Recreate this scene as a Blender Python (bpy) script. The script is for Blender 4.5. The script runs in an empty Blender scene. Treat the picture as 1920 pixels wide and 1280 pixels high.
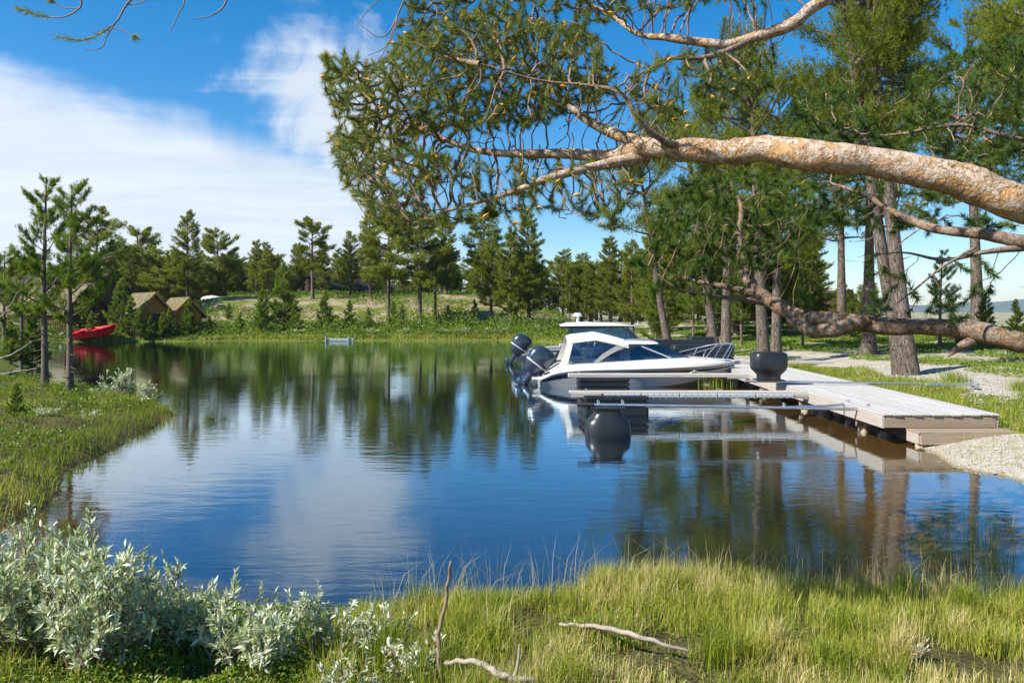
import bpy, math, random
import numpy as np
from mathutils import Vector, Matrix
R = math.radians
rng = np.random.default_rng(7)
random.seed(7)
scene = bpy.context.scene
C = scene.collection

# ---------------------------------------------------------------- camera
H = 2.2                       # eye height above the water
F, CX, HY = 1400.0, 960.0, 585.0   # focal length / principal column / horizon row used for surveying the place
cam_d = bpy.data.cameras.new('camera'); cam = bpy.data.objects.new('camera', cam_d); C.objects.link(cam)
cam.location = (0, 0, H); cam.rotation_euler = (R(90), 0, 0)
cam_d.sensor_width = 36; cam_d.lens = 36 * F / 1920; cam_d.shift_y = -55 / 1920
cam_d.clip_start = 0.05; cam_d.clip_end = 9000
scene.camera = cam

# ---------------------------------------------------------------- sun, sky, exposure
SUN = Vector((-0.70, -0.34, 0.66)).normalized()
sd = bpy.data.lights.new('sun', 'SUN'); sun = bpy.data.objects.new('sun', sd); C.objects.link(sun)
sd.energy = 4.9; sd.angle = R(0.5); sd.color = (1.0, 0.94, 0.84)
sun.rotation_euler = (-SUN).to_track_quat('-Z', 'Y').to_euler()
world = bpy.data.worlds.new('World'); scene.world = world; world.use_nodes = True
wt = world.node_tree; wt.nodes.clear()

class G:
    """small helper to write node trees"""
    def __init__(s, nt): s.nt = nt
    def n(s, t, **kw):
        nd = s.nt.nodes.new(t)
        for k, v in kw.items(): setattr(nd, k, v)
        return nd
    def set(s, sock, v):
        if isinstance(v, bpy.types.NodeSocket): s.nt.links.new(v, sock)
        elif isinstance(v, (tuple, list)) and len(v) == 3 and sock.type == 'RGBA': sock.default_value = (*v, 1)
        else: sock.default_value = v
    def m(s, op, a, b=0.0, c=0.0, clamp=False):
        nd = s.n('ShaderNodeMath', operation=op, use_clamp=clamp)
        for i, v in enumerate((a, b, c)): s.set(nd.inputs[i], v)
        return nd.outputs[0]
    def mr(s, v, a, b, c=0.0, d=1.0, smooth=False):
        nd = s.n('ShaderNodeMapRange', interpolation_type='SMOOTHSTEP' if smooth else 'LINEAR')
        for i, x in enumerate((v, a, b, c, d)): s.set(nd.inputs[i], x)
        return nd.outputs[0]
    def mix(s, f, a, b, mode='MIX'):
        nd = s.n('ShaderNodeMix', data_type='RGBA', blend_type=mode)
        s.set(nd.inputs[0], f); s.set(nd.inputs[6], a); s.set(nd.inputs[7], b)
        return nd.outputs[2]
    def noise(s, vec=None, scale=5.0, detail=4.0, rough=0.55, dist=0.0):
        nd = s.n('ShaderNodeTexNoise')
        if vec is not None: s.set(nd.inputs['Vector'], vec)
        nd.inputs['Scale'].default_value = scale; nd.inputs['Detail'].default_value = detail
        nd.inputs['Roughness'].default_value = rough; nd.inputs['Distortion'].default_value = dist
        return nd.outputs[0]
    def mapping(s, vec, scale=(1, 1, 1), rot=(0, 0, 0), loc=(0, 0, 0)):
        nd = s.n('ShaderNodeMapping'); s.set(nd.inputs[0], vec)
        nd.inputs['Location'].default_value = loc; nd.inputs['Rotation'].default_value = rot; nd.inputs['Scale'].default_value = scale
        return nd.outputs[0]
    def ramp(s, f, stops):
        nd = s.n('ShaderNodeValToRGB'); s.set(nd.inputs[0], f)
        e = nd.color_ramp.elements
        while len(e) < len(stops): e.new(0.5)
        for i, (p, c) in enumerate(stops): e[i].position = p; e[i].color = (*c, 1)
        return nd.outputs[0]

g = G(wt)
sky = g.n('ShaderNodeTexSky', sky_type='NISHITA'); sky.sun_disc = False
sky.sun_elevation = math.asin(SUN.z); sky.sun_rotation = math.atan2(SUN.x, SUN.y)
sky.altitude = 700; sky.air_density = 1.0; sky.dust_density = 0.25; sky.ozone_density = 3.0
gam = g.n('ShaderNodeGamma'); gam.inputs[1].default_value = .82; g.set(gam.inputs[0], sky.outputs[0]); hsv = g.n('ShaderNodeHueSaturation'); hsv.inputs['Saturation'].default_value = 1.62; hsv.inputs['Value'].default_value = 1.12
g.set(hsv.inputs['Color'], gam.outputs[0])
tc = g.n('ShaderNodeTexCoord'); sep = g.n('ShaderNodeSeparateXYZ'); g.set(sep.inputs[0], tc.outputs['Generated'])
az = g.m('MULTIPLY', g.m('ARCTAN2', sep.outputs[0], sep.outputs[1]), 57.2958)
el = g.m('MULTIPLY', g.m('ARCSINE', sep.outputs[2]), 57.2958)
# a sheet of high cloud: lit noise laid on a plane far above, so it foreshortens towards the horizon
zc = g.m('MAXIMUM', sep.outputs[2], 0.03)
pl = g.n('ShaderNodeCombineXYZ'); g.set(pl.inputs[0], g.m('DIVIDE', sep.outputs[0], zc)); g.set(pl.inputs[1], g.m('DIVIDE', sep.outputs[1], zc))
n1 = g.noise(g.mapping(pl.outputs[0], (0.55, 0.8, 1), (0, 0, 0.5)), 1.1, 7, 0.6, 0.6)
n3 = g.noise(tc.outputs['Generated'], 7.0, 9, .62, .5)
n2 = g.noise(g.mapping(pl.outputs[0], (0.35, 1.3, 1), (0, 0, 0.35)), 1.6, 6, 0.62, 1.0)
nn = g.m('SUBTRACT', g.m('ADD', g.m('MULTIPLY', n1, .45), g.m('MULTIPLY', n3, .55)), 0.5)
edge = g.m('ADD', g.mr(az, -34, -16, 15.6, 12.8), g.m('MULTIPLY', nn, 7.0))
s1 = g.mr(g.m('SUBTRACT', edge, el), -0.6, 2.6, 0, 1, True)
right = g.m('ADD', g.mr(el, 0, 14, -1.0, -11.0), g.m('MULTIPLY', nn, 26.0))
s2 = g.mr(g.m('SUBTRACT', right, az), -3.0, 7.0, 0, 1, True)
bank = g.m('MULTIPLY', s1, s2)
da = g.m('DIVIDE', g.m('SUBTRACT', az, -13.0), 8.0); de = g.m('DIVIDE', g.m('SUBTRACT', el, 14.5), 8.0)
blob = g.m('SUBTRACT', 1.0, g.m('SQRT', g.m('ADD', g.m('MULTIPLY', da, da), g.m('MULTIPLY', de, de))))
plume = g.mr(g.m('ADD', blob, g.m('MULTIPLY', g.m('SUBTRACT', g.m('ADD', g.m('MULTIPLY', n3, .7), g.m('MULTIPLY', n2, .3)), 0.47), 3.6)), 0.0, .8, 0, 0.9, True)
wisps = g.mr(n2, 0.60, 0.90, 0, 0.30, True)
dens = g.m('MAXIMUM', g.m('MULTIPLY', bank, g.mr(n2, 0.2, 0.6, 0.82, 1.0)), g.m('MAXIMUM', plume, wisps))
dens = g.m('MULTIPLY', dens, g.mr(el, -1, 0.5))
shade = g.mr(n1, 0.3, 0.7, 0.86, 1.06)
cloudc = g.mix(1.0, (7.4, 7.9, 8.6), g.m('MULTIPLY', shade, 1.0), 'MULTIPLY')
cc = g.n('ShaderNodeCombineColor'); 
for i, v in enumerate((4.5, 4.85, 5.3)): g.set(cc.inputs[i], g.m('MULTIPLY', shade, v))
skyc = g.mix(g.m('MULTIPLY', dens, 0.93), hsv.outputs[0], cc.outputs[0])
bg = g.n('ShaderNodeBackground'); g.set(bg.inputs[0], skyc); bg.inputs[1].default_value = 0.105
wo = g.n('ShaderNodeOutputWorld'); g.set(wo.inputs[0], bg.outputs[0])

scene.view_settings.view_transform = 'Standard'; scene.view_settings.look = 'None'
scene.view_settings.exposure = 0.95; scene.view_settings.gamma = 1.0
scene.cycles.max_bounces = 8; scene.cycles.transparent_max_bounces = 16
scene.cycles.caustics_reflective = False; scene.cycles.caustics_refractive = False
scene.cycles.sample_clamp_indirect = 6.0

# ---------------------------------------------------------------- helpers
def P(px, py, Y):
    """a surveyed point: sight line through (px, py), at distance Y from the camera plane"""
    return np.array(((px - CX) / F * Y, Y, H - (py - HY) / F * Y))
def W(px, py):
    Y = F * H / (py - HY); return ((px - CX) / F * Y, Y)

class MB:
    """collects numpy geometry; build() links it as one mesh object"""
    def __init__(s): s.v = []; s.f = []; s.fm = []; s.a = []; s.n = 0; s.sm = []
    def add(s, v, f, mi=0, a=0.5, smooth=False):
        v = np.asarray(v, float).reshape(-1, 3); f = np.asarray(f, int)
        s.v.append(v); s.f.append(f + s.n); s.n += len(v)
        s.fm.append(np.full(len(f), mi, int)); s.sm.append(np.full(len(f), smooth, bool))
        s.a.append(np.broadcast_to(np.asarray(a, float), (len(v),)))
    def mesh(s, name, mats):
        me = bpy.data.meshes.new(name)
        v = np.concatenate(s.v) if s.v else np.zeros((0, 3))
        me.vertices.add(len(v)); me.vertices.foreach_set('co', v.astype(np.float32).ravel())
        cnt = np.concatenate([np.full(len(f), f.shape[1], int) for f in s.f]); loops = np.concatenate([f.ravel() for f in s.f])
        me.loops.add(len(loops)); me.loops.foreach_set('vertex_index', loops.astype(np.int32))
        me.polygons.add(len(cnt)); st = np.concatenate(([0], np.cumsum(cnt)[:-1]))
        me.polygons.foreach_set('loop_start', st.astype(np.int32))
        me.polygons.foreach_set('material_index', np.concatenate(s.fm).astype(np.int32))
        me.polygons.foreach_set('use_smooth', np.concatenate(s.sm))
        at = me.attributes.new('rnd', 'FLOAT', 'POINT'); at.data.foreach_set('value', np.concatenate(s.a).astype(np.float32))
        for m in (mats if isinstance(mats, (list, tuple)) else [mats]): me.materials.append(m)
        me.update(); me.validate()
        return me
    def build(s, name, mats, parent=None, **props):
        o = bpy.data.objects.new(name, s.mesh(name, mats)); C.objects.link(o)
        if parent is not None: o.parent = parent
        for k, v in props.items(): o[k] = v
        return o
    # --- shapes
    def box(s, c, size, mi=0, rz=0.0, M=None, a=0.5, taper=None):
        h = np.array(size) / 2
        v = np.array([[x, y, z] for z in (-1, 1) for y in (-1, 1) for x in (-1, 1)], float) * h
        if M is not None: v = v @ np.array(M)[:3, :3].T
        if rz: cs, sn = math.cos(rz), math.sin(rz); v = v @ np.array([[cs, sn, 0], [-sn, cs, 0], [0, 0, 1]])
        s.add(v + np.array(c), [[0, 2, 3, 1], [4, 5, 7, 6], [0, 1, 5, 4], [2, 6, 7, 3], [0, 4, 6, 2], [1, 3, 7, 5]], mi, a)
    def bbox(s, c, size, b=0.01, mi=0, rz=0.0, a=0.5):
        """box with chamfered edges"""
        hx, hy, hz = np.array(size) / 2; b = min(b, hx * .9, hy * .9, hz * .9)
        ring = lambda x, y, q: [(-x + q, -y), (x - q, -y), (x, -y + q), (x, y - q), (x - q, y), (-x + q, y), (-x, y - q), (-x, -y + q)]
        v = []
        for z, ins in ((-hz, b), (-hz + b, 0), (hz - b, 0), (hz, b)):
            v += [(p[0], p[1], z) for p in ring(hx - ins, hy - ins, b * .7)]
        v = np.array(v); 
        if rz: cs, sn = math.cos(rz), math.sin(rz); v = v @ np.array([[cs, sn, 0], [-sn, cs, 0], [0, 0, 1]])
        f = [[i * 8 + j, i * 8 + (j + 1) % 8, (i + 1) * 8 + (j + 1) % 8, (i + 1) * 8 + j] for i in range(3) for j in range(8)]
        n0 = np.array(c) + v
        s.add(n0, f, mi, a)
        s.add(n0[24:], [list(range(8))], mi, a); s.add(n0[:8], [list(range(7, -1, -1))], mi, a)
    def tube(s, pts, rad, sides=8, mi=0, a=0.5, cap=True, jit=0.0):
        pts = np.asarray(pts, float); n = len(pts); rad = np.broadcast_to(np.asarray(rad, float), (n,))
        t = np.gradient(pts, axis=0); t /= np.linalg.norm(t, axis=1)[:, None] + 1e-9
        u = np.cross(t[0], (0.3, 0.2, 0.93) if abs(t[0][2]) < .9 else (1, 0, 0)); u /= np.linalg.norm(u); vs = []
        ang = np.linspace(0, 2 * np.pi, sides, endpoint=False)
        for i in range(n):
            u = u - t[i] * np.dot(u, t[i]); u /= np.linalg.norm(u); w = np.cross(t[i], u)
            r = rad[i] * (1 + (rng.uniform(-jit, jit, sides) if jit else 0))
            vs.append(pts[i] + (np.outer(np.cos(ang), u) + np.outer(np.sin(ang), w)) * np.reshape(r, (-1, 1)))
        i, j = np.meshgrid(np.arange(n - 1), np.arange(sides), indexing='ij'); i = i.ravel(); j = j.ravel(); k = (j + 1) % sides
        s.add(np.concatenate(vs), np.stack([i * sides + j, i * sides + k, (i + 1) * sides + k, (i + 1) * sides + j], 1), mi, a, True)
        if cap:
            s.add(vs[0], [list(range(sides - 1, -1, -1))], mi, a); s.add(vs[-1], [list(range(sides))], mi, a)
    def loft(s, rings, mi=0, closed=True, caps=True, a=0.5, smooth=True):
        n, m = len(rings), len(rings[0]); V = np.concatenate([np.asarray(r, float) for r in rings])
        f = [[i * m + j, i * m + (j + 1) % m, (i + 1) * m + (j + 1) % m, (i + 1) * m + j] for i in range(n - 1) for j in range(m if closed else m - 1)]
        s.add(V, f, mi, a, smooth)
        if caps and closed:
            s.add(rings[0], [list(range(m - 1, -1, -1))], mi, a); s.add(rings[-1], [list(range(m))], mi, a)

def spline(pts, n):
    """Catmull-Rom through pts (k columns)"""
    p = np.asarray(pts, float); p = np.vstack([2 * p[0] - p[1], p, 2 * p[-1] - p[-2]]); m = len(p) - 3
    t = np.linspace(0, m - 1e-6, n); i = t.astype(int); u = (t - i)[:, None]
    a, b, c, d = p[i], p[i + 1], p[i + 2], p[i + 3]
    return 0.5 * (2 * b + (c - a) * u + (2 * a - 5 * b + 4 * c - d) * u ** 2 + (3 * b - a - 3 * c + d) * u ** 3)

def empty(name, loc=(0, 0, 0), rz=0.0, label=None, cat=None, group=None):
    o = bpy.data.objects.new(name, None); C.objects.link(o); o.location = loc; o.rotation_euler = (0, 0, rz); o.empty_display_size = .1
    return tag(o, label, cat, group)
def tag(o, label=None, cat=None, group=None, kind=None):
    for k, v in (('label', label), ('category', cat), ('group', group), ('kind', kind)):
        if v: o[k] = v
    return o
def clone(o, parent=None):
    c = o.copy(); C.objects.link(c)
    if parent is not None: c.parent = parent
    for ch in o.children: clone(ch, c)
    return c
def unit(v): v = np.asarray(v, float); return v / (np.linalg.norm(v, axis=-1, keepdims=True) + 1e-9)
def vnoise(x, y, seed=0):
    """smooth value noise on arrays"""
    x = np.asarray(x, float); y = np.asarray(y, float); xi = np.floor(x).astype(int); yi = np.floor(y).astype(int); fx = x - xi; fy = y - yi
    h = lambda a, b: (np.sin((a * 127.1 + b * 311.7 + seed * 74.7)) * 43758.5453) % 1.0
    fx = fx * fx * (3 - 2 * fx); fy = fy * fy * (3 - 2 * fy)
    return (h(xi, yi) * (1 - fx) + h(xi + 1, yi) * fx) * (1 - fy) + (h(xi, yi + 1) * (1 - fx) + h(xi + 1, yi + 1) * fx) * fy

# foliage in bulk: blades (one triangle each) set round the axes p0->p1
def blades(mb, p0, p1, per, length, width, ang=(35, 70), mi=0, tone=None, lenvar=.25, spread=1.0):
    p0 = np.asarray(p0, float); p1 = np.asarray(p1, float); n = len(p0)
    if n == 0: return
    ax = unit(p1 - p0); i = np.repeat(np.arange(n), per); k = len(i)
    t = rng.uniform(0, 1, k)[:, None] * spread; base = p0[i] * (1 - t) + p1[i] * t
    A = ax[i]; ref = np.where(np.abs(A[:, 2:3]) < .9, np.array([[0, 0, 1.0]]), np.array([[1.0, 0, 0]]))
    U = unit(np.cross(A, ref)); V = np.cross(A, U)
    ph = rng.uniform(0, 2 * np.pi, k)[:, None]; th = np.radians(rng.uniform(*ang, k))[:, None]
    side = np.cos(ph) * U + np.sin(ph) * V
    d = A * np.cos(th) + side * np.sin(th); L = length * rng.uniform(1 - lenvar, 1 + lenvar, k)[:, None]
    w = unit(np.cross(d, rng.normal(size=(k, 3)))) * width / 2
    V3 = np.stack([base - w, base + w, base + d * L], 1).reshape(-1, 3)
    tn = rng.uniform(0, 1, n) if tone is None else np.broadcast_to(tone, (n,))
    a = np.clip(np.repeat(tn[i], 3) + rng.uniform(-.12, .12, 3 * k), 0, 1)
    mb.add(V3, np.arange(3 * k).reshape(-1, 3), mi, a)
def leaves(mb, pos, dirs, length, width, mi=0, tone=None, fold=.25, droop=0.0):
    """folded leaf of two triangles"""
    pos = np.asarray(pos, float); n = len(pos); d = unit(dirs); L = (length * rng.uniform(.65, 1.25, n))[:, None]
    w = unit(np.cross(d, rng.normal(size=(n, 3)) * .6 + np.array([0, 0, 1]))); up = np.cross(w, d)
    Wd = (np.broadcast_to(np.asarray(width / np.asarray(length)), (n,)))[:, None] * L
    mid = pos + d * L * .45 ; tip = pos + d * L + np.array([0, 0, -1]) * droop * L
    V4 = np.stack([pos, mid + w * Wd / 2 + up * Wd * fold, tip, mid - w * Wd / 2 + up * Wd * fold], 1).reshape(-1, 3)
    q = np.arange(n)[:, None] * 4
    tn = rng.uniform(0, 1, n) if tone is None else tone
    mb.add(V4, np.concatenate([q + [[0, 1, 2]], q + [[0, 2, 3]]]), mi, np.repeat(np.clip(tn, 0, 1), 4))
def grass(mb, base, h, width, lean=.35, mi=0, tone=None):
    """bent blade: quad + tip triangle"""
    base = np.asarray(base, float); n = len(base); h = np.broadcast_to(h, (n,))[:, None]
    ph = rng.uniform(0, 2 * np.pi, n); dirv = np.stack([np.cos(ph), np.sin(ph), np.zeros(n)], 1)
    w = np.stack([-np.sin(ph + rng.normal(0, .6, n)), np.cos(ph), np.zeros(n)], 1) * width / 2
    ln = (np.abs(rng.normal(0, lean, n)))[:, None]
    m = base + np.array([0, 0, 1]) * h * .55 + dirv * h * ln * .3
    t = base + np.array([0, 0, 1]) * h * (1 - .25 * np.minimum(ln, 1)) + dirv * h * ln
    V5 = np.stack([base - w, base + w, m + w * .8, m - w * .8, t], 1).reshape(-1, 3); q = np.arange(n)[:, None] * 5
    tn = rng.uniform(0, 1, n) if tone is None else tone
    a = np.repeat(np.clip(tn, 0, 1), 5)
    k = mb.n; mb.add(V5, q + [[0, 1, 2, 3]], mi, a)
    mb.f.append(q + [[3, 2, 4]] + k); mb.fm.append(np.full(n, mi, int)); mb.sm.append(np.zeros(n, bool))

# ---------------------------------------------------------------- materials
def new_mat(name):
    m = bpy.data.materials.new(name); m.use_nodes = True; nt = m.node_tree; nt.nodes.clear()
    gg = G(nt); out = gg.n('ShaderNodeOutputMaterial'); return m, gg, out
def pbsdf(gg, col, rough=.6, metal=0.0, spec=.5, normal=None, coat=0.0):
    b = gg.n('ShaderNodeBsdfPrincipled'); gg.set(b.inputs['Base Color'], col); gg.set(b.inputs['Roughness'], rough)
    gg.set(b.inputs['Metallic'], metal); b.inputs['Specular IOR Level'].default_value = spec; b.inputs['Coat Weight'].default_value = coat
    if normal is not None: gg.set(b.inputs['Normal'], normal)
    return b.outputs[0]
def bump(gg, h, dist=.01, strength=1.0):
    b = gg.n('ShaderNodeBump'); b.inputs['Strength'].default_value = strength; b.inputs['Distance'].default_value = dist
    gg.set(b.inputs['Height'], h); return b.outputs[0]
def coords(gg, kind='Object'): return gg.n('ShaderNodeTexCoord').outputs[kind]
def simple(name, col, rough=.5, metal=0.0, spec=.5, var=.12, scale=6.0, bumpd=0.0, coat=0.0, dirt=None):
    m, gg, out = new_mat(name); co = coords(gg); nz = gg.noise(co, scale, 5)
    c = gg.mix(gg.mr(nz, .3, .7), tuple(x * (1 - var) for x in col), tuple(min(1, x * (1 + var)) for x in col))
    if dirt: c = gg.mix(gg.mr(gg.noise(co, scale * .4, 6, .65), .5, .75, 0, .6), c, dirt)
    nm = bump(gg, gg.noise(co, scale * 4, 4), bumpd) if bumpd else None
    gg.set(out.inputs[0], pbsdf(gg, c, gg.mr(nz, .2, .8, rough * .85, min(1, rough * 1.15)), metal, spec, nm, coat)); return m
def foliage(name, stops, trans=.35, rough=.55, spec=.25):
    m, gg, out = new_mat(name); at = gg.n('ShaderNodeAttribute', attribute_name='rnd')
    oi = gg.n('ShaderNodeObjectInfo')
    f = gg.m('ADD', at.outputs['Fac'], gg.mr(oi.outputs['Random'], 0, 1, -.12, .12), clamp=True)
    c = gg.ramp(f, stops); s1_ = pbsdf(gg, c, rough, 0, spec)
    t = gg.n('ShaderNodeBsdfTranslucent'); gg.set(t.inputs[0], gg.mix(1.0, c, (1.15, 1.2, .55), 'MULTIPLY'))
    mx = gg.n('ShaderNodeMixShader'); mx.inputs[0].default_value = trans; gg.set(mx.inputs[1], s1_); gg.set(mx.inputs[2], t.outputs[0])
    gg.set(out.inputs[0], mx.outputs[0]); return m
MAT = {}
MAT['needle'] = foliage('pine_needles', [(0, (.115, .145, .016)), (.5, (.215, .25, .028)), (1, (.34, .36, .05))], .5)
MAT['needle_near'] = foliage('pine_needles_near', [(0, (.055, .095, .022)), (.5, (.125, .175, .034)), (1, (.27, .30, .06))], .42)
MAT['needle_shaded'] = foliage('pine_needles_shaded', [(0, (.035, .075, .018)), (.5, (.075, .135, .025)), (1, (.15, .21, .036))], .42)  # darker copy of the near needles, shade put into the colour
MAT['needle_young'] = foliage('young_pine_needles', [(0, (.085, .14, .018)), (.5, (.17, .24, .03)), (1, (.29, .34, .055))], .48)
MAT['grass'] = foliage('grass_blades', [(0, (.085, .15, .012)), (.45, (.25, .30, .028)), (.7, (.42, .40, .08)), (.86, (.52, .43, .18)), (1, (.64, .54, .31))], .42)
MAT['herb'] = foliage('bilberry_leaves', [(0, (.07, .125, .012)), (.5, (.155, .235, .02)), (.9, (.27, .33, .035)), (1, (.25, .10, .03))], .35, .4)
MAT['willow'] = foliage('silver_willow_leaves', [(0, (.29, .35, .18)), (.5, (.52, .57, .40)), (1, (.74, .76, .63))], .25, .6)
MAT['candle'] = simple('pine_flower_candles', (.60, .27, .035), .7, var=.3, scale=30)
MAT['catkin'] = simple('willow_catkins', (.62, .52, .38), .9, var=.2, scale=60, bumpd=.004)

def bark(name, plate, flake, deep, scale=9.0, stretch=.35, bd=.02):
    m, gg, out = new_mat(name); co = coords(gg)
    mp = gg.mapping(co, (1, 1, stretch)); w = gg.n('ShaderNodeVectorMath', operation='ADD')
    nzv = gg.n('ShaderNodeTexNoise'); gg.set(nzv.inputs['Vector'], mp); nzv.inputs['Scale'].default_value = scale * .7
    sc_ = gg.n('ShaderNodeVectorMath', operation='SCALE'); gg.set(sc_.inputs[0], nzv.outputs['Color']); sc_.inputs['Scale'].default_value = .16
    gg.set(w.inputs[0], mp); gg.set(w.inputs[1], sc_.outputs[0])
    v = gg.n('ShaderNodeTexVoronoi', feature='DISTANCE_TO_EDGE'); gg.set(v.inputs['Vector'], w.outputs[0]); v.inputs['Scale'].default_value = scale
    v2 = gg.n('ShaderNodeTexVoronoi', feature='F1'); gg.set(v2.inputs['Vector'], w.outputs[0]); v2.inputs['Scale'].default_value = scale
    crack = gg.m('ADD', gg.mr(v.outputs['Distance'], 0.0, .10, 0, 1, True), gg.mr(gg.noise(co, scale * .5, 4), .46, .62, 0, .75), clamp=True)
    cellc = gg.n('ShaderNodeSeparateColor'); gg.set(cellc.inputs[0], v2.outputs['Color'])
    c = gg.mix(gg.mr(cellc.outputs[0], .25, .8), plate, flake)
    c = gg.mix(gg.mr(gg.noise(co, scale * 1.5, 6, .7), .42, .68), c, tuple(x * .55 for x in plate))
    c = gg.mix(crack, deep, c)
    hgt = gg.m('ADD', gg.m('MULTIPLY', crack, .7), gg.m('ADD', gg.m('MULTIPLY', cellc.outputs[1], .5), gg.m('MULTIPLY', gg.noise(co, scale * 5, 4), .25)))
    gg.set(out.inputs[0], pbsdf(gg, c, .85, 0, .2, bump(gg, hgt, bd))); return m
def flaky(name, base, under, plate, rim, scale=11.0, bd=.012):
    """thin bark peeling in irregular scales"""
    m, gg, out = new_mat(name); co = coords(gg)
    a1 = gg.noise(co, scale, 5, .62, 1.6); a2 = gg.noise(gg.mapping(co, (1, 1, 1), (.4, .7, .2), (3, 1, 2)), scale * 2.1, 4, .6, 1.2); big_ = gg.noise(co, 2.2, 4, .6)
    c = gg.mix(gg.mr(big_, .35, .65), base, under); p1 = gg.mr(a1, .455, .475, 0, 1); p2 = gg.mr(a2, .55, .57, 0, 1)
    c = gg.mix(gg.m('MULTIPLY', p1, .85), c, gg.mix(gg.mr(gg.noise(co, scale * 4, 4), .35, .65), plate, tuple(x * .72 for x in plate)))
    c = gg.mix(gg.m('MULTIPLY', p2, .55), c, tuple(x * .8 for x in under))
    e1 = gg.mr(gg.m('ABSOLUTE', gg.m('SUBTRACT', a1, .457)), .0, .014, .85, 0); c = gg.mix(gg.m('MULTIPLY', e1, gg.mr(a2, .42, .56)), c, rim)
    c = gg.mix(gg.mr(gg.noise(co, scale * 3.5, 6, .7), .54, .72, 0, .6), c, tuple(x * .5 for x in under))
    h_ = gg.m('ADD', gg.m('ADD', p1, gg.m('MULTIPLY', p2, .6)), gg.m('MULTIPLY', gg.noise(co, scale * 6, 4), .5))
    gg.set(out.inputs[0], pbsdf(gg, c, .85, 0, .2, bump(gg, h_, bd))); return m
MAT['bark_brown'] = flaky('brown_scaly_pine_bark', (.20, .125, .075), (.27, .165, .09), (.27, .22, .18), (.06, .04, .025), 10, .014)
MAT['bark_orange'] = flaky('flaky_orange_pine_bark', (.42, .285, .18), (.47, .27, .12), (.53, .43, .345), (.12, .07, .04), 9, .022)

MAT['bark_grey'] = bark('grey_plated_pine_bark', (.155, .12, .098), (.23, .195, .17), (.055, .04, .03), 17, .20, .03)
MAT['bark_far'] = simple('distant_pine_bark', (.12, .088, .068), .9, var=.35, scale=3)
MAT['twig'] = simple('brown_twig_bark', (.23, .15, .10), .85, var=.35, scale=14)
MAT['deadwood'] = simple('dead_grey_wood', (.27, .23, .19), .85, var=.3, scale=12)

def wood(name, c1, c2, dark, scale=1.0, axis=0, rough=.75):
    """weathered timber with the grain running along one object axis"""
    m, gg, out = new_mat(name); co = coords(gg); oi = gg.n('ShaderNodeObjectInfo')
    sc = [14 * scale] * 3; sc[axis] = .6 * scale
    off = gg.n('ShaderNodeVectorMath', operation='ADD'); gg.set(off.inputs[0], co)
    cmb = gg.n('ShaderNodeCombineXYZ'); r_ = gg.m('MULTIPLY', oi.outputs['Random'], 37.0)
    for i in range(3): gg.set(cmb.inputs[i], r_)
    gg.set(off.inputs[1], cmb.outputs[0]); mp = gg.mapping(off.outputs[0], tuple(sc))
    n_ = gg.noise(mp, 1.6, 7, .65, .4); f2 = gg.noise(gg.mapping(off.outputs[0], tuple(x * 3 for x in sc)), 2.0, 4, .6)
    c = gg.mix(gg.mr(n_, .32, .68), c1, c2); c = gg.mix(gg.mr(f2, .52, .72, 0, .55), c, dark)
    c = gg.mix(gg.mr(oi.outputs['Random'], 0, 1, 0, .3), c, tuple(x * .62 for x in c1))
    gg.set(out.inputs[0], pbsdf(gg, c, rough, 0, .3, bump(gg, gg.m('ADD', n_, f2), .004))); return m
MAT['deck'] = wood('weathered_deck_planks', (.40, .385, .37), (.52, .50, .48), (.25, .23, .21), 1.0, 1)
MAT['timber'] = wood('brown_dock_timber', (.27, .20, .14), (.36, .29, .21), (.15, .10, .07), 1.0, 0)
MAT['timber_y'] = wood('brown_dock_timber_long', (.36, .32, .28), (.46, .42, .38), (.2, .16, .12), 1.0, 1)
MAT['boomwood'] = wood('grey_boom_timber', (.40, .36, .32), (.54, .51, .47), (.2, .17, .14), 1.2, 0)
MAT['hutred'] = wood('dark_red_brown_boards', (.075, .030, .020), (.105, .045, .030), (.03, .015, .012), .6, 2)
MAT['hutdark'] = wood('dark_tarred_boards', (.030, .020, .016), (.05, .032, .024), (.015, .01, .008), .6, 2)
MAT['hutorange'] = wood('oiled_orange_boards', (.62, .21, .035), (.70, .28, .06), (.17, .075, .025), .6, 2)
MAT['pole'] = wood('pale_round_post', (.40, .33, .23), (.5, .43, .31), (.22, .17, .11), .8, 2)
MAT['galv'] = simple('galvanised_steel', (.56, .60, .63), .38, .85, var=.1, scale=12)
MAT['steel'] = simple('polished_stainless', (.75, .76, .78), .18, 1.0, var=.05)
MAT['black'] = simple('black_moulded_plastic', (.014, .016, .021), .36, var=.3, scale=4, bumpd=.0015, dirt=(.04, .042, .045))
MAT['rubber'] = simple('black_rubber', (.02, .02, .022), .7)
MAT['gel'] = simple('white_gelcoat', (.70, .69, .66), .22, spec=.5, var=.03, scale=2, coat=.3)
MAT['gelgrey'] = simple('grey_gelcoat', (.80, .80, .79), .35, var=.04, scale=2)
MAT['navy'] = simple('navy_stripe', (.012, .018, .035), .2, var=.1, coat=.4)
MAT['alu'] = simple('dark_painted_aluminium', (.035, .05, .075), .3, .2, var=.1, coat=.2)
MAT['alubare'] = simple('pale_painted_aluminium', (.60, .62, .64), .35, .5, var=.06)
MAT['cowl'] = simple('blue_grey_outboard_cowl', (.035, .050, .075), .2, .35, var=.1, coat=.6)
MAT['canvas'] = simple('cream_canvas', (.60, .58, .53), .8, var=.06, scale=5, bumpd=.006)
MAT['vinyl'] = simple('grey_canvas_window_trim', (.30, .28, .27), .6)
MAT['red'] = simple('red_plastic_hull', (.55, .010, .028), .6, spec=.25, var=.1, scale=2)
MAT['white'] = simple('white_paint', (.7, .7, .68), .5)
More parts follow.
